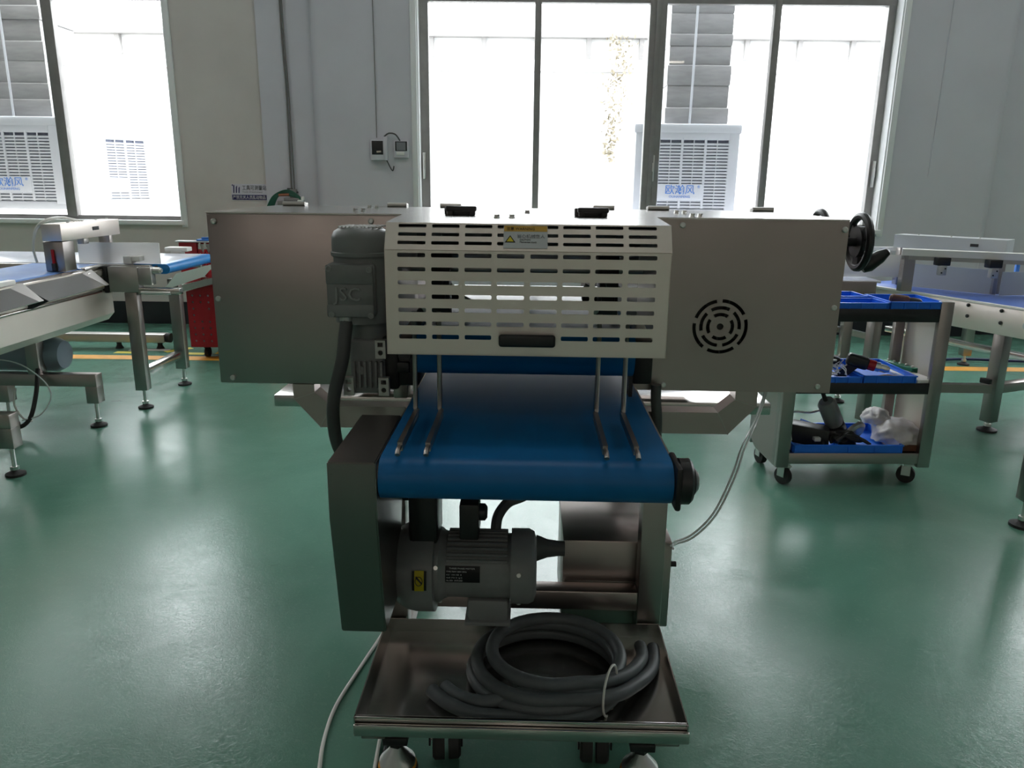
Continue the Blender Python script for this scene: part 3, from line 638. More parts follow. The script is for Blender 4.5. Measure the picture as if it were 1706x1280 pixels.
# vertical gear motor on the left cabinet
vx, vy = -.427, .085
vm_ = MB().cyl((vx, vy, 1.03), (vx, vy, 1.215), .076, n=28).build('gear_motor', 'cast', mc)
MB().lathe((vx, vy, 1.205), (0, 0, 1), [(0, .079), (.004, .082), (.012, .082), (.014, .079), (.05, .079), (.066, .072), (.076, .056), (.079, .03), (.079, 0)], 32).build('fan_cover', 'cast', vm_)
for k in range(11):
    x = vx-.05+k*.01
    MB().bar((x, vy-.045, 1.2835), (x+.012, vy+.04, 1.2845), .004, .004).build('vent_rib', 'alu', vm_)
tb = MB().box(-.507, -.378, -.002, .06, 1.05, 1.192, .012, 3).build('terminal_box', 'cast', vm_)
MB().box(-.505, -.380, -.008, 0, 1.138, 1.19, .005).box(-.505, -.380, -.008, 0, 1.052, 1.087, .005).box(-.503, -.382, -.005, 0, 1.085, 1.14, .002).build('box_lid', 'cast', vm_)
text('embossed_lettering', 'JSC', .05, at(-.484, -.006, 1.097), 'alu_d', vm_, ext=.005, sx=1.0)
for x, z in ((-.496, 1.18), (-.390, 1.178), (-.492, 1.06), (-.389, 1.058)):
    MB().lathe((x, -.006, z), (0, -1, 0), [(0, .008), (.006, .008), (.006, .0045), (.003, .0045), (.003, 0)], 12).build('lid_screw', 'alu_d', vm_)
MB().lathe((-.46, .02, 1.054), (0, 0, -1), [(0, .019), (.014, .019), (.016, .016), (.02, .016)], 12).build('cable_gland', 'alu', vm_)
gb_ = MB().cyl((vx+.01, vy+.02, .97), (vx+.01, vy+.02, 1.04), .058, n=24).box(-.462, -.366, .04, .20, .83, .985, .012, 3)
gb_.cyl((-.43, .04, .90), (-.43, .028, .90), .012, n=14).build('gear_box', 'cast', mc)
for k in range(6): MB().box(-.452+k*.015, -.445+k*.015, .026, .045, .85, .925, .002).build('gear_fin', 'cast', vm_)
for x, z in ((-.372, .962), (-.366, .858), (-.462, .858)):
    g = MB(); ox, oz = x-.014, z-.025
    g.merge(panel(rect(0, .028, 0, .05), [[(.014+.007*math.cos(2*PI*i/10), .016+.007*math.sin(2*PI*i/10)) for i in range(10)], rect(.007, .021, .032, .044)], .02, Matrix.Translation((ox, .035, oz)) @ FRONT)); g.build('corner_plate', 'alu', vm_, label='bare aluminium corner plate')
MB().box(-.375, -.33, .05, .12, .84, .99, .01).build('gear_output', 'black', vm_)
MB().tube([(-.46, .02, 1.04), (-.462, .0, 1.0), (-.467, -.02, .94), (-.490, -.02, .857), (-.499, -.02, .79), (-.497, .0, .70), (-.475, .03, .63), (-.40, .06, .50), (-.34, .1, .40)], .0175, 12).build('power_conduit', 'conduit', mc)
MB().tube([(.405, .2, .83), (.407, .2, .78), (.414, .2, .72), (.415, .2, .62), (.40, .15, .47)], .0155, 12).build('power_conduit', 'conduit', mc)
MB().box(-.355, -.315, .1, .22, .803, .90, .003).build('support_plate', 'steel', mc)
# drip tray at the front
tr_ = MB(); tx0, tx1, ty0, ty1, tz = -.355, .400, -.520, -.106, .184
tr_.box(tx0, tx1, ty0, ty1, tz, tz+.003)
tr_.box(tx0, tx1, ty1-.003, ty1, tz, tz+.042).box(tx0, tx0+.003, ty0, ty1, tz, tz+.042).box(tx1-.003, tx1, ty0, ty1, tz, tz+.042).box(tx0, tx1, ty0+.008, ty0+.011, tz, tz+.042).box(tx0, tx1, ty0+.005, ty0+.014, tz+.036, tz+.042, .002)
tr_.box(tx0-.001, tx1+.003, ty0-.004, ty0+.006, tz-.004, tz+.026, .003)
tr_.build('drip_tray', 'steel_y', mc)
# levelling feet and castors
for x, y in ((-.278, -.415), (.315, -.415), (-.278, .65), (.315, .65)):
    f_ = MB().lathe((x, y, .0), (0, 0, 1), [(0, .047), (.006, .05), (.014, .046)], 28).build('foot_base', 'rubber', mc)
    MB().lathe((x, y, .012), (0, 0, 1), [(0, .046), (.004, .0475), (.008, .046)], 28).build('foot_ring', 'orange', f_, label='thin orange ring round the foot')
    MB().lathe((x, y, .018), (0, 0, 1), [(0, .044), (.012, .044), (.05, .012), (.06, .012)], 28).build('foot_cone', 'zinc', f_, label='polished cone of the levelling foot')
    MB().lathe((x, y, .073), (0, 0, 1), [(0, .02), (.014, .02)], 6).cyl((x, y, .08), (x, y, .13), .009, n=10).box(x-.03, x+.03, y-.03, y+.03, .09, .112, .003).build('foot_nut', 'black', f_)
for x, y, a_ in ((-.163, -.36, .12), (.208, -.36, -.06), (-.163, .56, .2), (.208, .56, 0)):
    c_, s2 = math.cos(a_), math.sin(a_)
    w_ = MB()
    for k in (-1, 1): w_.lathe((x+c_*.005*k, y+s2*.005*k, .05), (c_*k, s2*k, 0), [(0, .05), (.024, .05), (.030, .043), (.030, .02), (.024, .018), (.024, 0)], 22)
    w_ = w_.build('castor_wheel', 'rubber', mc)
    MB().box(x-.036, x+.036, y-.03, y+.03, .104, .118, .004).box(x-.042, x-.038, y-.02, y+.02, .04, .106).box(x+.038, x+.042, y-.02, y+.02, .04, .106).build('castor_fork', 'black', w_)
    MB().cyl((x+.034, y, .05), (x+.041, y, .05), .007, n=8).cyl((x-.034, y, .05), (x-.041, y, .05), .007, n=8).build('castor_bolt', 'zinc', w_)
for x in (-.163, .208): MB().box(x-.04, x+.04, -.41, -.31, .111, .116, .001).build('castor_plate', 'steel_d', mc)
MB().box(-.30, .342, -.44, -.30, .112, .165, .003).build('frame_beam', 'steel', mc)

# hoses in the tray (placed in the machine's frame, then moved into the world)
MWM = Matrix.Translation((0, 2, 0)) @ Matrix.Rotation(-.012, 4, 'Z')
def mworld(o): o.matrix_world = MWM; return o
hr = .0165; zb = tz+.004+hr
def turns(cx, cy, rings, a0, a1, step=24):
    out = []; n_ = int((a1-a0)/step)
    for i in range(n_+1):
        a_ = a0+(a1-a0)*i/n_; t_ = (a_-a0)/(a1-a0)*(len(rings)-1); k = min(int(t_), len(rings)-2); u = t_-k
        rx, ry, dz = [rings[k][q]*(1-u)+rings[k+1][q]*u for q in range(3)]
        out.append((cx+rx*math.cos(math.radians(a_)), cy+ry*math.sin(math.radians(a_)), zb+dz))
    return out
h1 = [(-.195, -.385, zb), (-.15, -.432, zb), (-.08, -.468, zb)]+turns(.085, -.305, [(.187, .180, 0), (.187, .172, .004), (.178, .165, .036), (.172, .163, .040)], -110, 640)+[(.235, -.44, zb+.036), (.30, -.38, zb+.026), (.345, -.31, zb+.012), (.366, -.24, zb), (.372, -.185, zb)]
h2 = [(-.165, -.372, zb+.001), (-.125, -.412, zb+.004), (-.06, -.44, zb+.012)]+turns(.105, -.292, [(.165, .165, .034), (.165, .152, .050), (.158, .147, .058), (.155, .147, .062)], -118, 290)+[(.21, -.415, zb+.055), (.275, -.365, zb+.04), (.318, -.30, zb+.03), (.336, -.235, zb+.012), (.338, -.185, zb+.004)]
hs1 = mworld(MB().tube(h1, hr, 12, 8).build('rubber_hose', 'hose', sharp=60)); tag(hs1, 'lower grey rubber hose of the coil, its end nearest the tray side', 'hose')
hs2 = mworld(MB().tube(h2, hr, 12, 8).build('rubber_hose', 'hose', sharp=60)); tag(hs2, 'grey rubber hose on top of the coil in the drip tray', 'hose')
ct = mworld(MB().tube([(.232+.02*math.cos(q), -.428+.04*math.cos(q), zb+.042+.064*math.sin(q)) for q in [2*PI*i/12 for i in range(12)]], .003, 6, 2, closed=True).build('cable_tie', 'cable_w')); tag(ct, 'white tie strapped round the coiled grey hoses', 'tie')
wc = mworld(MB().tube([(-.40, .30, .006), (-.425, .14, .006), (-.455, -.019, .006), (-.485, -.197, .006), (-.482, -.338, .006), (-.465, -.46, .006), (-.47, -.6, .006)], .0055, 8).build('floor_cable', 'cable_w')); tag(wc, 'white cable curving over the floor left of the drip tray', 'cable')
for k, (dx, mm, lb_) in enumerate(((0, 'cable_w', 'white cable hanging behind the drip tray at its left corner'), (.018, 'rubber', 'black cable hanging behind the drip tray at its left corner'))):
    c = mworld(MB().tube([(-.338+dx, .05, .35), (-.342+dx, -.04, .16), (-.345+dx, -.2, .03), (-.335+dx, -.40, .006), (-.325+dx, -.56, .006)], .005, 8).build('hanging_cable', mm)); tag(c, lb_, 'cable')
tb_ = mworld(MB().tube([(.428, -.06, .44), (.47, .1, .375), (.53, .14, .38), (.60, .18, .435), (.665, .25, .53), (.72, .36, .585), (.79, .5, .615), (.845, .6, .67), (.86, .62, .73), (.85, .62, .80)], .0034, 8).build('air_tube', 'tube')); tag(tb_, 'clear air tube sagging from the belt machine down to its lower control box', 'tube')
tb2 = mworld(MB().tube([(.434, -.06, .432), (.472, .1, .367), (.534, .14, .371), (.607, .18, .428), (.674, .25, .524), (.728, .36, .578), (.797, .5, .609), (.851, .6, .666), (.866, .62, .73), (.856, .62, .80)], .0034, 8).build('air_tube', 'tube')); tag(tb2, 'second clear air tube, just below the other between cabinet and control box', 'tube')


# ---------------------------------------------------------------- conveyor along the left side (world coordinates)
def foot(mb, x, y, z, r=.045):
    mb.lathe((x, y, 0), (0, 0, 1), [(0, r), (.012, r), (.022, r*.45), (.03, r*.3)], 18)
def foot_parts(root, x, y, z, r=.045):
    f_ = MB(); foot(f_, x, y, z, r); f_ = f_.build('foot_pad', 'rubber', root)
    MB().cyl((x, y, .028), (x, y, z+.02), .0105, n=10).lathe((x, y, .03), (0, 0, 1), [(0, .02), (.016, .02)], 6).build('foot_stem', 'zinc', f_)
lc = thing('belt_conveyor', 'long stainless conveyor with a pale blue belt and folded side flaps at the left edge', 'conveyor', (-2.72, 3.9, 0), 0, None, True)
prof = [(-2.53, .884), (-2.50, .878), (-2.50, .758), (-2.515, .748), (-2.50, .738), (-2.50, .60), (-2.54, .556), (-2.96, .556), (-3.0, .60), (-3.0, .878), (-2.97, .884)]
MB().prism([(x, 2.2, z) for x, z in prof], (0, 2.48, 0)).build('body', 'steel_c', lc, sharp=25)
MB().box(-2.50, -2.488, 2.2, 4.55, .742, .754, .003).build('side_ridge', 'steel_top', lc)
MB().box(-2.955, -2.545, 2.2, 4.66, .885, .897, .003).build('belt', 'belt_l', lc)
MB().box(-2.545, -2.505, 2.2, 3.80, .884, .906, .004).build('edge_rail', 'white', lc)
MB().box(-2.545, -2.50, 4.42, 4.66, .87, .897, .003).box(-2.505, -2.485, 4.42, 4.66, .835, .87, .006).build('end_rail', 'steel_top', lc)
for y0, y1 in ((3.80, 4.36), (2.75, 3.72)):
    f_ = MB().prism([(-2.52, y0+.02, .89), (-2.52, y1, .89), (-2.415, y1+.10, .795), (-2.415, y0+.10, .785)], (-.004, 0, -.004)).build('folded_flap', 'steel_top', lc)
    MB().prism([(-2.52, y1, .89), (-2.50, y1+.12, .885), (-2.415, y1+.14, .795), (-2.415, y1+.10, .795)], (-.003, 0, -.003)).build('flap_end', 'steel_d', f_)
    MB().prism([(-2.52, y0+.02, .885), (-2.415, y0+.10, .785), (-2.50, y0+.06, .74)], (-.003, 0, 0)).build('flap_shade', 'base', f_)  # black sheet standing in for the shade in the flap's notch
for yc, xs_ in ((4.25, (-2.955, -2.44)), (3.47, (-2.955, -2.43))):
    MB().box(xs_[0]-.035, xs_[1]+.035, yc-.035, yc+.035, .245, .315, .004).build('stand_bar', 'steel', lc)
    MB().box(-2.79, -2.72, yc-.035, yc+.035, .31, .56, .004).build('stand_post', 'steel_v', lc)
    for x in xs_:
        MB().box(x-.035, x+.035, yc-.035, yc+.035, .145, .247, .004).build('stand_leg', 'steel_v', lc); foot_parts(lc, x, yc, .145)
dm = MB().lathe((-3.05, 4.36, .40), (1, 0, 0), [(0, .06), (.02, .1), (.25, .1), (.36, .1), (.40, .08), (.41, 0)], 26).build('drive_motor', 'mblue', lc)
MB().box(-2.98, -2.74, 4.29, 4.43, .47, .56, .01).build('motor_mount', 'cast', dm)
c = MB().tube([(-2.72, 4.2, .35), (-2.70, 4.12, .22), (-2.73, 4.08, .09), (-2.79, 4.05, .05), (-2.87, 4.02, .09), (-2.89, 4.01, .13)], .012, 8).build('power_cable', 'rubber'); tag(c, 'black cable looping under the left conveyor stand', 'cable')
c = MB().tube([(-3.2, 4.1, .38), (-3.0, 4.12, .42), (-2.8, 4.14, .40), (-2.66, 4.14, .30), (-2.63, 4.14, .2), (-2.68, 4.1, .11), (-2.76, 4.06, .09)], .004, 6).build('air_tube', 'tube'); tag(c, 'thin clear tube arching round the left conveyor stand', 'tube')
c = MB().tube([(-2.83, 4.15, .25), (-2.83, 4.12, .16), (-2.78, 4.1, .09), (-2.72, 4.08, .08)], .006, 6).build('signal_cable', 'cable_w'); tag(c, 'white cable hanging under the left conveyor stand', 'cable')
# detector bridge standing on it
gt = thing('sensor_bridge', 'stainless sensor bridge with a red toggle standing over the pale blue belt', 'sensor bridge', (-2.555, 4.27, .90), 0, None, True)
MB().box(-2.61, -2.50, 4.23, 4.34, .898, 1.06, .004).build('post', 'steel_v', gt)
MB().box(-2.61, -2.50, 4.23, 4.86, 1.064, 1.155, .004).build('beam_box', 'steel_c', gt)
MB().box(-2.62, -2.55, 4.82, 4.86, .898, 1.066, .004).build('post', 'steel_v', gt)
MB().box(-2.502, -2.497, 4.55, 4.615, 1.105, 1.125).build('display_slot', 'black', gt)
MB().box(-2.56, -2.52, 4.48, 4.53, 1.03, 1.064, .003).build('sensor_block', 'steel_d', gt)
MB().cyl((-2.557, 4.222, .985), (-2.557, 4.222, .94), .008, n=10).box(-2.563, -2.551, 4.214, 4.23, .98, 1.02, .004).build('toggle_cap', 'red', gt)
MB().box(-2.568, -2.546, 4.214, 4.231, .90, .945, .003).build('toggle_body', 'black', gt)
for y in (4.4, 4.55, 4.7, 4.82): MB().lathe((-2.555, y, 1.155), (0, 0, 1), [(0, .008), (.006, .008), (.006, 0)], 8).build('bridge_screw', 'zinc', gt)
wr = MB()
for k in range(3): wr.tube([(-2.57, 4.55-.03*k, 1.16), (-2.58+.01*k, 4.38, 1.185), (-2.60+.008*k, 4.27, 1.175), (-2.63, 4.22+.006*k, 1.13), (-2.645, 4.2, 1.03), (-2.635, 4.2, .95)], .006, 6)
wr = wr.build('wire_bundle', 'cable_w'); tag(wr, 'white wires draped over the left sensor bridge', 'cable')
b_ = MB().lathe((-2.70, 3.79, .90), (0, 0, 1), [(0, .03), (.055, .032), (.06, .026), (.064, 0)], 18).build('round_tub', 'logo'); tag(b_, 'small blue round tub standing on the left conveyor edge', 'tub')
# the exit conveyor running across, with its stand
ec = thing('exit_conveyor', 'conveyor with a glossy white-blue belt and a bright blue roller end, left of the machine', 'conveyor', (-2.6, 4.95, 0), 0, None, True)
MB().box(-6.5, -2.20, 4.70, 5.40, .885, .897, .003).build('belt', 'belt_w', ec)
r_ = loop(-0.35, .35, -.14, .10, 0, .03); r_.bm.transform(Matrix.Translation((-2.235, 5.045, .867)) @ Matrix.Rotation(-PI/2, 4, 'Z')); r_.build('roller_end', 'belt_n', ec)
for y0, y1 in ((4.655, 4.695), (5.405, 5.43)): MB().box(-6.5, -2.24, y0, y1, .80, .893, .004).build('side_frame', 'steel_d', ec)
MB().prism([(-2.11, 4.72, .838), (-2.11, 5.36, .838), (-2.20, 5.36, .745), (-2.20, 4.72, .735)], (-.004, 0, -.003)).build('slide_plate', 'white', ec)
MB().box(-2.47, -2.29, 4.60, 4.66, .735, .888, .004).build('motor_cover', 'steel_d', ec)
MB().box(-2.29, -2.21, 4.60, 4.66, .78, .885, .004).build('bearing_plate', 'steel_d', ec)
MB().box(-2.515, -2.475, 4.60, 4.68, .73, .89, .004).build('black_clip', 'black', ec)
MB().lathe((-2.22, 4.64, .865), (1, 0, 0), [(0, .02), (.05, .02), (.05, .012), (.06, .012)], 14).build('spring_end', 'zinc', ec)
MB().cyl((-2.26, 4.63, .845), (-2.20, 4.68, .875), .018, n=12).build('black_knob', 'black', ec)
for y, zt in ((4.63, .735), (5.21, .745)):
    MB().box(-2.385, -2.31, y-.03, y+.03, .12, zt, .004).build('stand_leg', 'steel_v', ec); foot_parts(ec, -2.345, y, .125)
MB().box(-2.375, -2.32, 4.66, 5.18, .20, .25, .004).build('stand_rung', 'steel_top', ec)
MB().box(-2.30, -2.05, 4.60, 4.66, .722, .762, .004).build('roller_rail', 'steel_top', ec)
MB().cyl((-2.28, 4.598, .735), (-2.10, 4.598, .735), .008, n=10).build('rail_roller', 'zinc', ec)
for x in (-4.2, -6.0):
    for y in (4.70, 5.4): MB().box(x-.035, x+.035, y-.03, y+.03, .03, .80, .004).build('stand_leg', 'steel_v', ec)
p_ = MB().box(-2.70, -2.20, 4.72, 4.726, .898, 1.022).build('guard_plate', 'acrylic'); tag(p_, 'frosted upright plate standing on the exit conveyor', 'plate')
p_ = MB().box(-2.40, -2.35, 4.66, 4.72, .90, .945, .004).box(-2.35, -2.30, 4.66, 4.75, .915, .945, .004).build('plastic_clamp', 'white'); tag(p_, 'white plastic clamp on the near edge of the exit conveyor', 'clamp')
p_ = MB().box(-2.50, -2.34, 5.44, 5.53, .905, .935, .006).box(-2.46, -2.38, 5.44, 5.5, .885, .91, .004).build('plastic_block', 'white'); tag(p_, 'white plastic block beyond the exit conveyor belt', 'block')
fb_ = thing('floor_beam', 'dark stainless beam lying low across the floor under the left conveyors', 'beam', (-3.4, 6.38, 0), 0, None, True)
MB().box(-4.3, -2.99, 6.33, 6.43, .06, .13, .004).build('beam_tube', 'steel_d', fb_); MB().cyl((-2.99, 6.38, .095), (-2.95, 6.38, .095), .04, n=14).build('end_cap', 'rubber', fb_)
for x in (-4.2, -3.4, -3.05): MB().lathe((x, 6.38, 0), (0, 0, 1), [(0, .035), (.03, .02), (.062, .02)], 12).build('beam_foot', 'rubber', fb_)
# red tool cart
rcx = thing('tool_cart', 'red perforated tool cart with a light top behind the left side of the machine', 'tool cart', (-2.3, 6.35, 0), 0, None, True)
hl_ = []
for i in range(9):
    for k in range(8):
        if (i, k) in ((1, 4), (2, 4), (1, 5), (3, 3), (4, 5), (5, 2)): continue
        x, z = .045+i*.062, .05+k*.052; hl_.append([(x+.009*math.cos(2*PI*q/8), z+.009*math.sin(2*PI*q/8)) for q in range(8)])
MB().merge(panel([(0, 0), (.62, 0), (.62, .60), (0, .445)], hl_, .005, Matrix.Translation((-2.62, 6.005, .10)) @ FRONT)).build('perforated_front', 'red', rcx)
MB().box(-2.60, -2.02, 6.012, 6.016, .12, .53).build('front_liner', 'label', rcx)
MB().box(-2.62, -2.60, 6.016, 6.7, .10, .545).box(-2.02, -2.0, 6.016, 6.7, .10, .545).box(-2.60, -2.02, 6.68, 6.7, .10, .545).box(-2.60, -2.02, 6.016, 6.68, .10, .12).build('cart_body', 'red', rcx)
MB().prism([(-2.70, 5.94, .535), (-1.96, 5.94, .715), (-1.96, 5.94, .765), (-2.70, 5.94, .585)], (0, .78, 0)).build('sloping_lid', 'steel_top', rcx)
MB().box(-2.775, -2.63, 6.30, 6.33, .57, .905, .003).box(-2.63, -2.0, 6.325, 6.335, .60, .90).build('back_panel', 'red', rcx)
MB().box(-2.62, -2.0, 6.31, 6.324, .62, .89).build('white_board', 'white', rcx)
MB().box(-2.79, -1.98, 6.27, 6.36, .905, .917, .003).build('back_shelf', 'label', rcx)
for x, y in ((-2.53, 6.1), (-2.05, 6.1), (-2.53, 6.62), (-2.05, 6.62)):
    MB().cyl((x-.015, y, .04), (x+.015, y, .04), .04, n=16).box(x-.02, x+.02, y-.02, y+.02, .075, .1).build('castor', 'rubber', rcx)
for k, x in enumerate((-2.60, -2.555, -2.51)):
    pl = thing('pliers', ('red-handled pliers next to the red panel edge of the tool cart', 'red-handled pliers in the middle of the hanging row on the tool cart', 'red-handled pliers closest to the machine cabinet on the tool cart')[k], 'pliers', (x, 6.292, .79), 0, 'pliers hanging on the red cart')
    MB().tube([(0, 0, .06), (-.018, 0, .0), (-.012, 0, -.07)], .009, 8).tube([(0, 0, .06), (.018, 0, .0), (.014, 0, -.07)], .009, 8).build('grip', 'red', pl)
    MB().cyl((0, -.006, .07), (0, .006, .07), .014, n=10).bar((0, 0, .07), (0, 0, .12), .014, .01, (0, 1, 0)).build('jaw', 'zinc', pl)
for k, (x, z) in enumerate(((-2.585, .655), (-2.525, .65))):
    o = MB().lathe((x, 6.24, z-.02), (0, 0, 1), [(0, .02), (.02, .034), (.05, .034), (.065, .012), (.11, .01)], 14).build('red_knob_tool', 'red'); tag(o, 'red round-handled tool on the cart top, %s' % ('farther from the machine cabinet' if k == 0 else 'closer to the machine cabinet'), 'tool')
o = MB().box(-2.62, -2.40, 6.28, 6.35, .917, .930, .003).bar((-2.58, 6.3, .936), (-2.46, 6.32, .94), .03, .02).build('blue_tool', 'logo'); tag(o, 'blue tool lying on top of the red cart panel', 'tool')
# blue pails far left? nothing else is visible there

# ---------------------------------------------------------------- conveyor on the right (own frame: x along the near edge, y across)
rv = thing('packing_conveyor', 'stainless conveyor with a violet blue belt and bolted side plate at the right edge', 'conveyor', (2.39, 5.25, 0), math.radians(-66.25))
MB().box(-.2, 3.2, 0, .012, .585, .745, .003).build('side_plate', 'steel_c', rv)
MB().box(-.2, 3.2, -.006, .018, .742, .757, .003).build('edge_rail', 'white', rv)
MB().box(-.2, 3.2, .018, .60, .735, .749, .003).build('belt', 'belt_r', rv)
MB().box(-.2, 3.2, .60, .625, .585, .757, .003).build('side_plate', 'steel_d', rv)
s0 = MB().lathe((0, 0, 0), (0, -1, 0), [(0, .011), (.004, .011), (.008, .006), (.008, 0)], 12).build('side_bolt', 'black', rv, loc=(.726, -.001, .727))
for x, z in ((.73, .662), (.934, .724), (.939, .655), (1.14, .72), (1.145, .65)): inst(s0, rv, (x, -.001, z))
MB().lathe((1.09, 0, .662), (0, -1, 0), [(0, .022), (.004, .022), (.006, .012), (.006, 0)], 18).build('side_cap', 'label', rv)
MB().box(-.2, 3.2, .05, .58, .585, .66, .003).build('under_pan', 'black', rv)
for x, y in ((.94, .04), (2.3, .04), (.94, .55), (2.3, .55), (-.1, .55)):
    MB().box(x-.035, x+.035, y-.035, y+.035, .06, .59, .004).build('stand_leg', 'steel_v', rv)
    foot_parts(rv, x, y, .065, .055)
MB().box(.91, .97, .07, .52, .235, .29, .004).build('stand_rung', 'steel', rv)
ux, uy = math.cos(math.radians(66.25)), math.sin(math.radians(66.25))
MB().bar((.94, .04, .262), (.94-.75*ux, .04-.75*uy, .262), .05, .05).build('stand_rung', 'steel', rv)
MB().box(.94-.75*ux-.03, .94-.75*ux+.03, .01-.75*uy, .07-.75*uy, .06, .70, .004).build('stand_leg', 'steel_v', rv); foot_parts(rv, .94-.75*ux, .04-.75*uy, .065, .055)
MB().box(-.1, 3.2, .30, .35, .40, .44, .003).build('lower_rail', 'steel_top', rv)
MB().box(.91, .97, -.055, -.03, .30, .33, .003).build('stand_clip', 'black', rv)
# near corner stand whose foot shows at the frame edge
o = thing('levelling_stand', 'stand leg on a black foot at the far right edge, nearest to the viewer', 'stand', (2.17, 3.06, 0))
MB().box(-.03, .035, -.03, .03, .12, .72, .004).build('post', 'steel_v', o); foot_parts(o, 0, 0, .12, .05)
# far stand
o = thing('conveyor_stand', 'pair of stainless stand legs under the conveyor near the orange line', 'stand', (3.65, 6.18, 0))
MB().box(-.035, .035, -.035, .035, .08, .62, .004).build('post', 'steel_v', o); foot_parts(o, 0, 0, .085, .045)
MB().box(.9, .97, -.035, .035, .08, .62, .004).build('post', 'steel_v', o); foot_parts(o, .935, 0, .085, .045)
MB().box(.03, .9, -.03, .03, .50, .55, .004).build('rung', 'steel_top', o)
c = MB().tube([(3.2, 6.1, .02), (3.65, 6.3, .02), (4.3, 6.25, .02), (5.2, 6.35, .02)], .012, 8).build('floor_cable', 'navy'); tag(c, 'dark blue cable on the floor beyond the orange line at the right', 'cable')
# sensor rail over the right conveyor
sr = thing('sensor_rail', 'white-topped rail with two black sensors spanning the right conveyor', 'sensor rail', (2.5, 5.0, .757), 0, None, True)
A_, B_ = Vector((2.44, 4.985, 0)), Vector((3.6, 4.45, 0)); dv = (B_-A_).normalized()
MB().bar(A_+Vector((0, 0, 1.005)), B_+Vector((0, 0, 1.005)), .09, .04).build('rail_tube', 'white', sr)
MB().bar(A_+Vector((0, 0, .972)), B_+Vector((0, 0, .972)), .06, .026).build('rail_channel', 'steel_d', sr)
for t_ in (.04, 1.05):
    q_ = A_+dv*t_; MB().bar(q_+Vector((0, 0, .757)), q_+Vector((0, 0, .99)), .055, .07, (1, 0, 0)).build('rail_post', 'steel_v', sr)
for k, t_ in enumerate((.215, .49)):
    q_ = A_+dv*t_+Vector((-.01, -.055, 0))
    sb = MB().box(q_.x-.04, q_.x+.04, q_.y-.03, q_.y+.03, .935, .985, .006).build('sensor_head', 'black', sr)
    MB().box(q_.x-.022, q_.x+.022, q_.y-.028, q_.y+.01, .875, .937, .004).build('sensor_bracket', 'alu', sb)
    for dz in (.892, .918): MB().cyl((q_.x-.01+.02*(dz > .9), q_.y-.028, dz), (q_.x-.01+.02*(dz > .9), q_.y-.031, dz), .005, n=8).build('bracket_bolt', 'black', sb)
# metal detector bridge behind it
db = thing('detector_bridge', 'long light grey detector box with a black display slot above the right conveyor', 'sensor bridge', (2.75, 5.0, .757), 0, None, True)
P0, P1 = Vector((2.52, 5.28, 0)), Vector((2.98, 4.80, 0)); nv = Vector((.72, .69, 0))
MB().prism([P0+Vector((0, 0, 1.012)), P1+Vector((0, 0, 1.012)), P1+Vector((0, 0, 1.096)), P0+Vector((0, 0, 1.096))], nv*.16).build('detector_box', 'label', db)
q_ = P0+(P1-P0)*.70; e_ = (P1-P0)*.07
MB().prism([q_+Vector((0, 0, 1.045)), q_+e_+Vector((0, 0, 1.045)), q_+e_+Vector((0, 0, 1.063)), q_+Vector((0, 0, 1.063))], nv*-.003).build('display_slot', 'black', db)
for f_ in (.05, .93): q_ = P0+(P1-P0)*f_+nv*.08; MB().box(q_.x-.03, q_.x+.03, q_.y-.03, q_.y+.03, .757, 1.015, .003).build('bridge_leg', 'steel_v', db)
for f_ in (.2, .5, .75): q_ = P0+(P1-P0)*f_+nv*.05; MB().lathe((q_.x, q_.y, 1.096), (0, 0, 1), [(0, .007), (.007, .007), (.007, 0)], 8).build('box_screw', 'zinc', db)
# upright plates on the right belt
def plate(nm, x0, y0, x1, y1, z0, z1, mm, lab, th=.006):
    a_, b_ = Vector((x0, y0, (z0+z1)/2)), Vector((x1, y1, (z0+z1)/2))
    o = MB().bar(a_, b_, th, z1-z0).build(nm, mm); return tag(o, lab, 'plate')
plate('guide_plate', 2.63, 5.28, 3.00, 4.86, .752, .905, 'label', 'upright stainless guide plate on the violet blue belt under the sensor rail')
plate('guide_plate', 3.01, 4.84, 3.5, 4.9, .752, .90, 'label', 'second upright guide plate, cut by the right edge of the picture')
for k, (x, y) in enumerate(((3.03, 4.955), (3.19, 4.99))):
    o = MB().box(x-.012, x+.012, y-.01, y+.01, .752, .945, .003).build('blue_post', 'logo'); tag(o, 'thin blue post on the right conveyor, %s' % ('just right of the second sensor' if k == 0 else 'near the picture edge'), 'post')
# conveyor running across behind the machine
xc = thing('cross_conveyor', 'white belt conveyor running across behind the right side of the machine', 'conveyor', (1.6, 5.3, 0), 0, None, True)
MB().box(.4, 2.34, 5.0, 5.6, .80, .815, .003).build('belt', 'belt_w', xc)
MB().box(.4, 2.30, 4.97, 4.995, .70, .812, .003).build('side_plate', 'steel', xc)
MB().box(.4, 2.34, 5.605, 5.63, .70, .86, .003).build('side_plate', 'steel_d', xc)
for x in (.6, 2.15):
    for y in (5.0, 5.58): MB().box(x-.03, x+.03, y-.03, y+.03, .06, .70, .004).build('stand_leg', 'steel_v', xc); foot_parts(xc, x, y, .065)
for y in (5.0, 5.58): MB().box(.63, 2.12, y-.02, y+.02, .28, .32, .003).build('stand_rung', 'steel_top', xc)
MB().bar((1.4, 5.3, .62), (2.4, 5.1, .42), .04, .04).build('stand_brace', 'steel_top', xc)
plate('guard_plate', 2.10, 5.1, 2.52, 5.1, .83, .975, 'acrylic', 'frosted guard plate on the conveyor right of the hand wheels')
plate('blue_guide', 2.03, 5.2, 2.6, 5.2, .83, .88, 'belt_r', 'low violet blue guide strip behind the hand wheels')
plate('guide_rail_bar', 1.95, 5.45, 2.75, 5.45, .975, 1.0, 'white', 'thin white rail above the conveyor right of the hand wheels', .03)
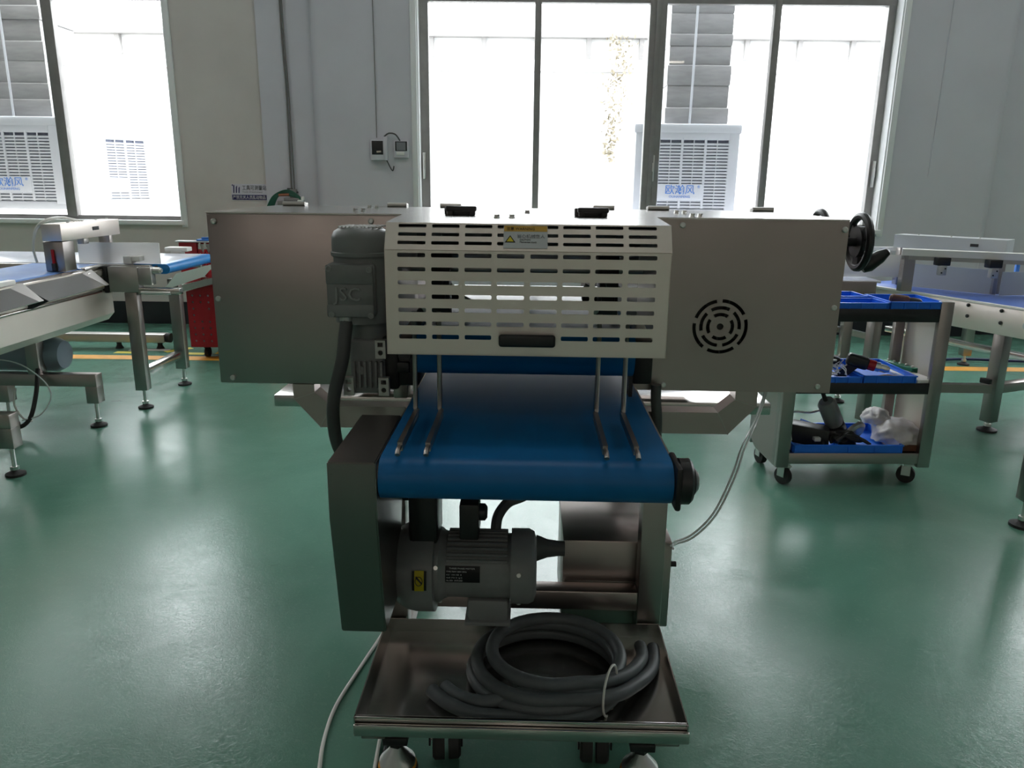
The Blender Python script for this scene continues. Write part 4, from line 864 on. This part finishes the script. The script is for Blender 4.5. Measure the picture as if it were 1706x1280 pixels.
plate('guide_rail_bar', 1.95, 5.40, 2.70, 5.40, .925, .945, 'belt_w', 'pale lower rail above the conveyor right of the hand wheels', .03)

# ---------------------------------------------------------------- three-tier cart (own frame)
kt = thing('service_cart', 'three-tier stainless cart holding blue crates, on four black castors', 'cart', (1.235, 3.46, 0), math.radians(2.2))
CW, CD = .745, .40
for x in (0, CW-.06):
    MB().box(x, x+.06, 0, .03, .10, .90 if x else .80, .003).box(x if not x else x+.057, x+.003 if not x else x+.06, .03, .06, .10, .80).build('corner_post', 'steel_v', kt)
    MB().box(x, x+.05, CD-.03, CD, .10, .80, .003).build('corner_post', 'steel_v', kt)
MB().prism([(0, .06, .46), (0, CD-.03, .46), (0, CD-.03, .13), (0, CD-.1, .10), (0, .06, .10)], (.003, 0, 0)).build('side_panel', 'steel', kt)
MB().box(CW-.004, CW-.001, .06, CD-.03, .10, .80).build('side_panel', 'steel_c', kt)
for z0, z1, mm in ((.118, .172, 'steel'), (.465, .518, 'black'), (.806, .866, 'black')):
    sh = MB().box(.058, CW-.058, .002, .008, z0, z1, .002).box(.01, CW-.01, CD-.012, CD-.006, z0, z1).build('shelf_lip', mm, kt)
    MB().box(.006, CW-.006, .008, CD-.008, z1-.012 if mm == 'steel' else z1-.008, z1-.004).build('shelf', 'steel_top', kt)
for x, y, a_ in ((.06, .05, .5), (CW-.07, .07, 1.0), (.05, CD-.06, .2), (CW-.07, CD-.05, .8)):
    cc, ss = math.cos(a_), math.sin(a_)
    w_ = MB().cyl((x-cc*.014, y-ss*.014, .042), (x+cc*.014, y+ss*.014, .042), .042, n=20).build('castor_wheel', 'rubber', kt)
    MB().box(x-.028, x+.028, y-.025, y+.025, .09, .099).bar((x-cc*.02, y-ss*.02, .04), (x-cc*.02, y-ss*.02, .093), .004, .04, (ss, -cc, 0)).bar((x+cc*.02, y+ss*.02, .04), (x+cc*.02, y+ss*.02, .093), .004, .04, (ss, -cc, 0)).build('castor_fork', 'zinc', w_)
KM = Matrix.Translation((1.235, 3.46, 0)) @ Matrix.Rotation(math.radians(2.2), 4, 'Z')
def kplace(o, x, y, z, rz=0, rx=0, ry=0):
    o.matrix_world = KM @ Matrix.Translation((x, y, z)) @ Matrix.Rotation(rz, 4, 'Z') @ Matrix.Rotation(ry, 4, 'Y') @ Matrix.Rotation(rx, 4, 'X'); return o
def crate(lab, x, y, z, w_, d, h, rz=0):
    r = thing('storage_crate', lab, 'crate', group='blue crates on the cart'); t_ = .004
    b = MB().box(0, w_, 0, d, 0, t_).box(0, w_, 0, t_, 0, h).box(0, w_, d-t_, d, 0, h).box(0, t_, t_, d-t_, 0, h).box(w_-t_, w_, t_, d-t_, 0, h)
    b.build('tub', 'crate', r)
    q = MB().box(-.006, w_+.006, -.006, t_, h-.004, h+.002).box(-.006, w_+.006, d-t_, d+.006, h-.004, h+.002).box(-.006, t_, -.006, d+.006, h-.004, h+.002).box(w_-t_, w_+.006, -.006, d+.006, h-.004, h+.002); q.build('rim', 'crate', r)
    nr = 4
    for i in range(nr+1): x_ = i*(w_-.004)/nr; MB().box(x_, x_+.004, -.005, 0, .002, h-.004).build('rib', 'crate', r)
    for i in range(4): y_ = .01+i*(d-.03)/3; MB().box(-.005, 0, y_, y_+.004, .002, h-.004).build('rib', 'crate', r)
    kplace(r, x, y, z, rz); return r
crate('blue crate at the front right of the top cart shelf', .455, .008, .863, .245, .25, .034)
crate('blue crate beside it on the top shelf, partly hidden by the cabinet', .20, .008, .863, .242, .15, .028)
crate('blue crate standing behind on the top shelf, next to the cabinet', .16, .185, .863, .27, .17, .034)
crate('blue crate with the cordless drill on the middle shelf', .375, .008, .515, .245, .355, .036)
crate('blue crate left of the drill on the middle shelf', .12, .008, .515, .245, .30, .03)
crate('wide blue crate full of tools on the bottom shelf', .085, .01, .17, .52, .345, .04)
# contents
o = thing('hand_grinder', 'dark red-black hand grinder lying in the top right crate', 'power tool')
MB().lathe((-.06, 0, 0), (1, 0, 0), [(0, .012), (.01, .02), (.075, .022), (.085, .016)], 14).build('grinder_body', 'wood', o)
MB().lathe((.022, 0, 0), (1, .2, 0), [(0, .014), (.02, .018), (.05, .016), (.06, .008)], 12).build('grinder_head', 'black', o); kplace(o, .57, .12, .892, -.35, 0, .12)
for k in range(4):
    o = MB().lathe((0, 0, -.005), (0, 0, 1), [(0, .009), (.012, .009), (.014, .005)], 8).build('small_fitting', 'alu'); kplace(o, .60+.022*k, .06+.012*(k % 2), .874); tag(o, 'small metal fitting beside the grinder in the top right crate', 'fitting', 'small fittings in the top right crate')
o = thing('cordless_drill', 'black cordless drill with a red collar and silver chuck in a blue crate', 'power tool')
MB().box(-.11, -.01, -.028, .028, -.03, .03, .014, 3).build('drill_body', 'black', o)
MB().cyl((-.012, 0, 0), (.02, 0, 0), .026, n=18).build('red_collar', 'red', o)
MB().lathe((.02, 0, 0), (1, 0, 0), [(0, .022), (.02, .024), (.022, .02), (.05, .019), (.065, .012), (.065, 0)], 18).build('chuck', 'zinc', o)
MB().bar((-.07, .0, -.02), (-.12, .0, -.10), .04, .035, (0, 1, 0)).build('drill_grip', 'black', o); kplace(o, .44, .09, .585, -.35, 0, .22)
o = MB().box(-.085, .085, -.03, .03, -.022, .022, .012, 3).build('battery_pack', 'black'); kplace(o, .25, .20, .60, -.25, 0, .25); tag(o, 'black battery grip sticking up left of the red drill collar', 'battery')
bn = MB()
for k in range(9):
    x = .0+random.uniform(-.05, .05); y = random.uniform(-.06, .06)
    bn.tube([(x, y, 0), (x+random.uniform(-.03, .03), y+.03, .02), (x+random.uniform(-.05, .05), y+.06, .03+random.uniform(0, .02))], .003, 5, 4)
o = bn.build('cable_ties', 'cable_w'); kplace(o, .29, .10, .545); tag(o, 'loose white cable ties in the middle shelf crate', 'cable ties'); o['kind'] = 'stuff'
o = MB().box(-.035, .035, -.01, .01, 0, .006).box(-.006, .006, -.01, .01, .0, .07, .002).box(-.03, .03, -.004, .004, .066, .074).build('white_bracket', 'white'); kplace(o, .225, .05, .546); tag(o, 'white plastic bracket standing in the middle shelf crate', 'bracket')
o = MB().tube([(-.05, 0, 0), (0, .01, .004), (.06, 0, 0)], .008, 8).build('wood_handle', 'amber'); kplace(o, .52, .07, .53); tag(o, 'brown wooden handle under the drill', 'tool handle')
o = MB().box(-.02, .02, -.1, .1, 0, .035, .004).build('green_box', 'green'); kplace(o, .68, .27, .515, .25); tag(o, 'green box at the back right of the middle shelf', 'box')
for k in range(5):
    q = MB().lathe((0, 0, 0), (0, 0, 1), [(0, .006), (.008, .006)], 8).build('box_stud', 'white', o, loc=(0, -.08+k*.04, .035))
o = MB().box(-.05, .05, -.15, .14, 0, .016, .004).build('white_sheet', 'white'); kplace(o, .655, .16, .516, .15); tag(o, 'white flat sheet right of the drill crate on the middle shelf', 'sheet')
o = thing('angle_grinder', 'grey cylindrical angle grinder with a black head lying in the wide crate', 'power tool')
MB().lathe((0, 0, 0), (0, 0, 1), [(0, .03), (.01, .034), (.10, .034), (.115, .026), (.12, 0)], 20).build('grinder_body', 'cast', o)
MB().lathe((0, 0, -.06), (0, 0, 1), [(0, .026), (.02, .036), (.06, .034)], 20).box(-.03, .03, -.06, .02, -.10, -.045, .012, 3).build('grinder_head', 'black', o)
MB().tube([(0, 0, .118), (.0, .0, .15), (.01, .01, .18)], .008, 8).build('cord', 'rubber', o); kplace(o, .33, .15, .275, .1, .2, -.55); o.scale = (1.3, 1.3, 1.3)
o = MB().lathe((0, 0, 0), (0, 1, 0), [(0, .05), (.01, .062), (.025, .062), (.03, .05)], 24).build('grinder_guard', 'alu'); kplace(o, .43, .12, .23, .5, .5, 0); tag(o, 'round metal grinder guard leaning in the wide crate', 'guard')
o = MB()
for k in range(6): o.tube([(.03+.03*k, -.03+.015*k, .0), (.09, .05-.02*k, .03), (.15+.01*k, .03, .05), (.21, .01*k, .03), (.27, -.02+.01*k, 0)], .008, 6)
for k in range(3): o.tube([(.02*k, 0, .0), (.05, .03, .03+.01*k), (.12, .0, .045), (.19, -.02, .02+.01*k), (.25, .03, .0)], .007, 6)
o = o.build('tangled_cable', 'rubber'); kplace(o, .20, .07, .20); tag(o, 'tangle of black power cord in the wide crate', 'cable')
o = MB().box(-.09, .09, -.05, .05, 0, .09, .004).build('dark_box', 'green'); bsdf(M['green']); o.data.materials[0] = M['black']; kplace(o, .19, .13, .185, -.35, 0, .1); tag(o, 'dark box tilted at the left of the wide crate', 'box')
o = MB().bar((-.1, 0, 0), (.1, 0, 0), .03, .012).build('blue_tool', 'crate'); kplace(o, .27, .17, .245, -.5, 0, .25); tag(o, 'flat blue tool across the wide crate', 'tool')
o = MB().tube([(-.12, 0, .02), (-.06, .0, .045), (.02, 0, .04), (.08, 0, .05), (.12, .0, .03)], .006, 6).build('white_cable', 'cable_w'); kplace(o, .22, .25, .26); tag(o, 'white cord lying over the back of the wide crate', 'cable')
o = MB().box(-.012, .02, -.015, .015, 0, .02, .004).build('white_plug', 'white'); kplace(o, .205, .06, .215); tag(o, 'white plug at the front of the wide crate', 'plug')
# crumpled bags
def crumple(nm, m_, sx, sy, sz, seed, lab):
    bm = bmesh.new(); bmesh.ops.create_icosphere(bm, subdivisions=4, radius=1); rr_ = random.Random(seed)
    ds = [(Vector((rr_.uniform(-1, 1), rr_.uniform(-1, 1), rr_.uniform(-1, 1))).normalized(), rr_.uniform(.5, 3.2), rr_.uniform(0, 6)) for _ in range(14)]
    for v in bm.verts:
        k = .72+sum(.05*abs(math.sin(d.dot(v.co)*f*3.+p)) for d, f, p in ds)+.05*math.sin(17*v.co.x+9*v.co.y)*math.sin(13*v.co.z+11*v.co.y)
        v.co = Vector((v.co.x*sx*k, v.co.y*sy*k, max(v.co.z, -.25)*sz*k))
    o = MB(); o.merge(bm); o = o.build(nm, m_, sharp=70); tag(o, lab, 'bag'); return o
kplace(crumple('plastic_bag', 'bag', .095, .12, .075, 3, 'crumpled white plastic bag at the right of the bottom shelf'), .655, .17, .205)
kplace(crumple('plastic_bag', 'bag', .055, .08, .05, 8, 'small crumpled white bag on top of the wide crate edge'), .60, .27, .26)
kplace(crumple('plastic_bag', 'bag', .028, .12, .11, 5, 'pale plastic bag squeezed between cart post and wide crate'), .068, .17, .21)
o = MB().box(-.04, .04, -.1, .1, 0, .03, .003).build('brown_board', 'wood'); kplace(o, .655, .13, .172); tag(o, 'brown board under the white bag on the bottom shelf', 'board')
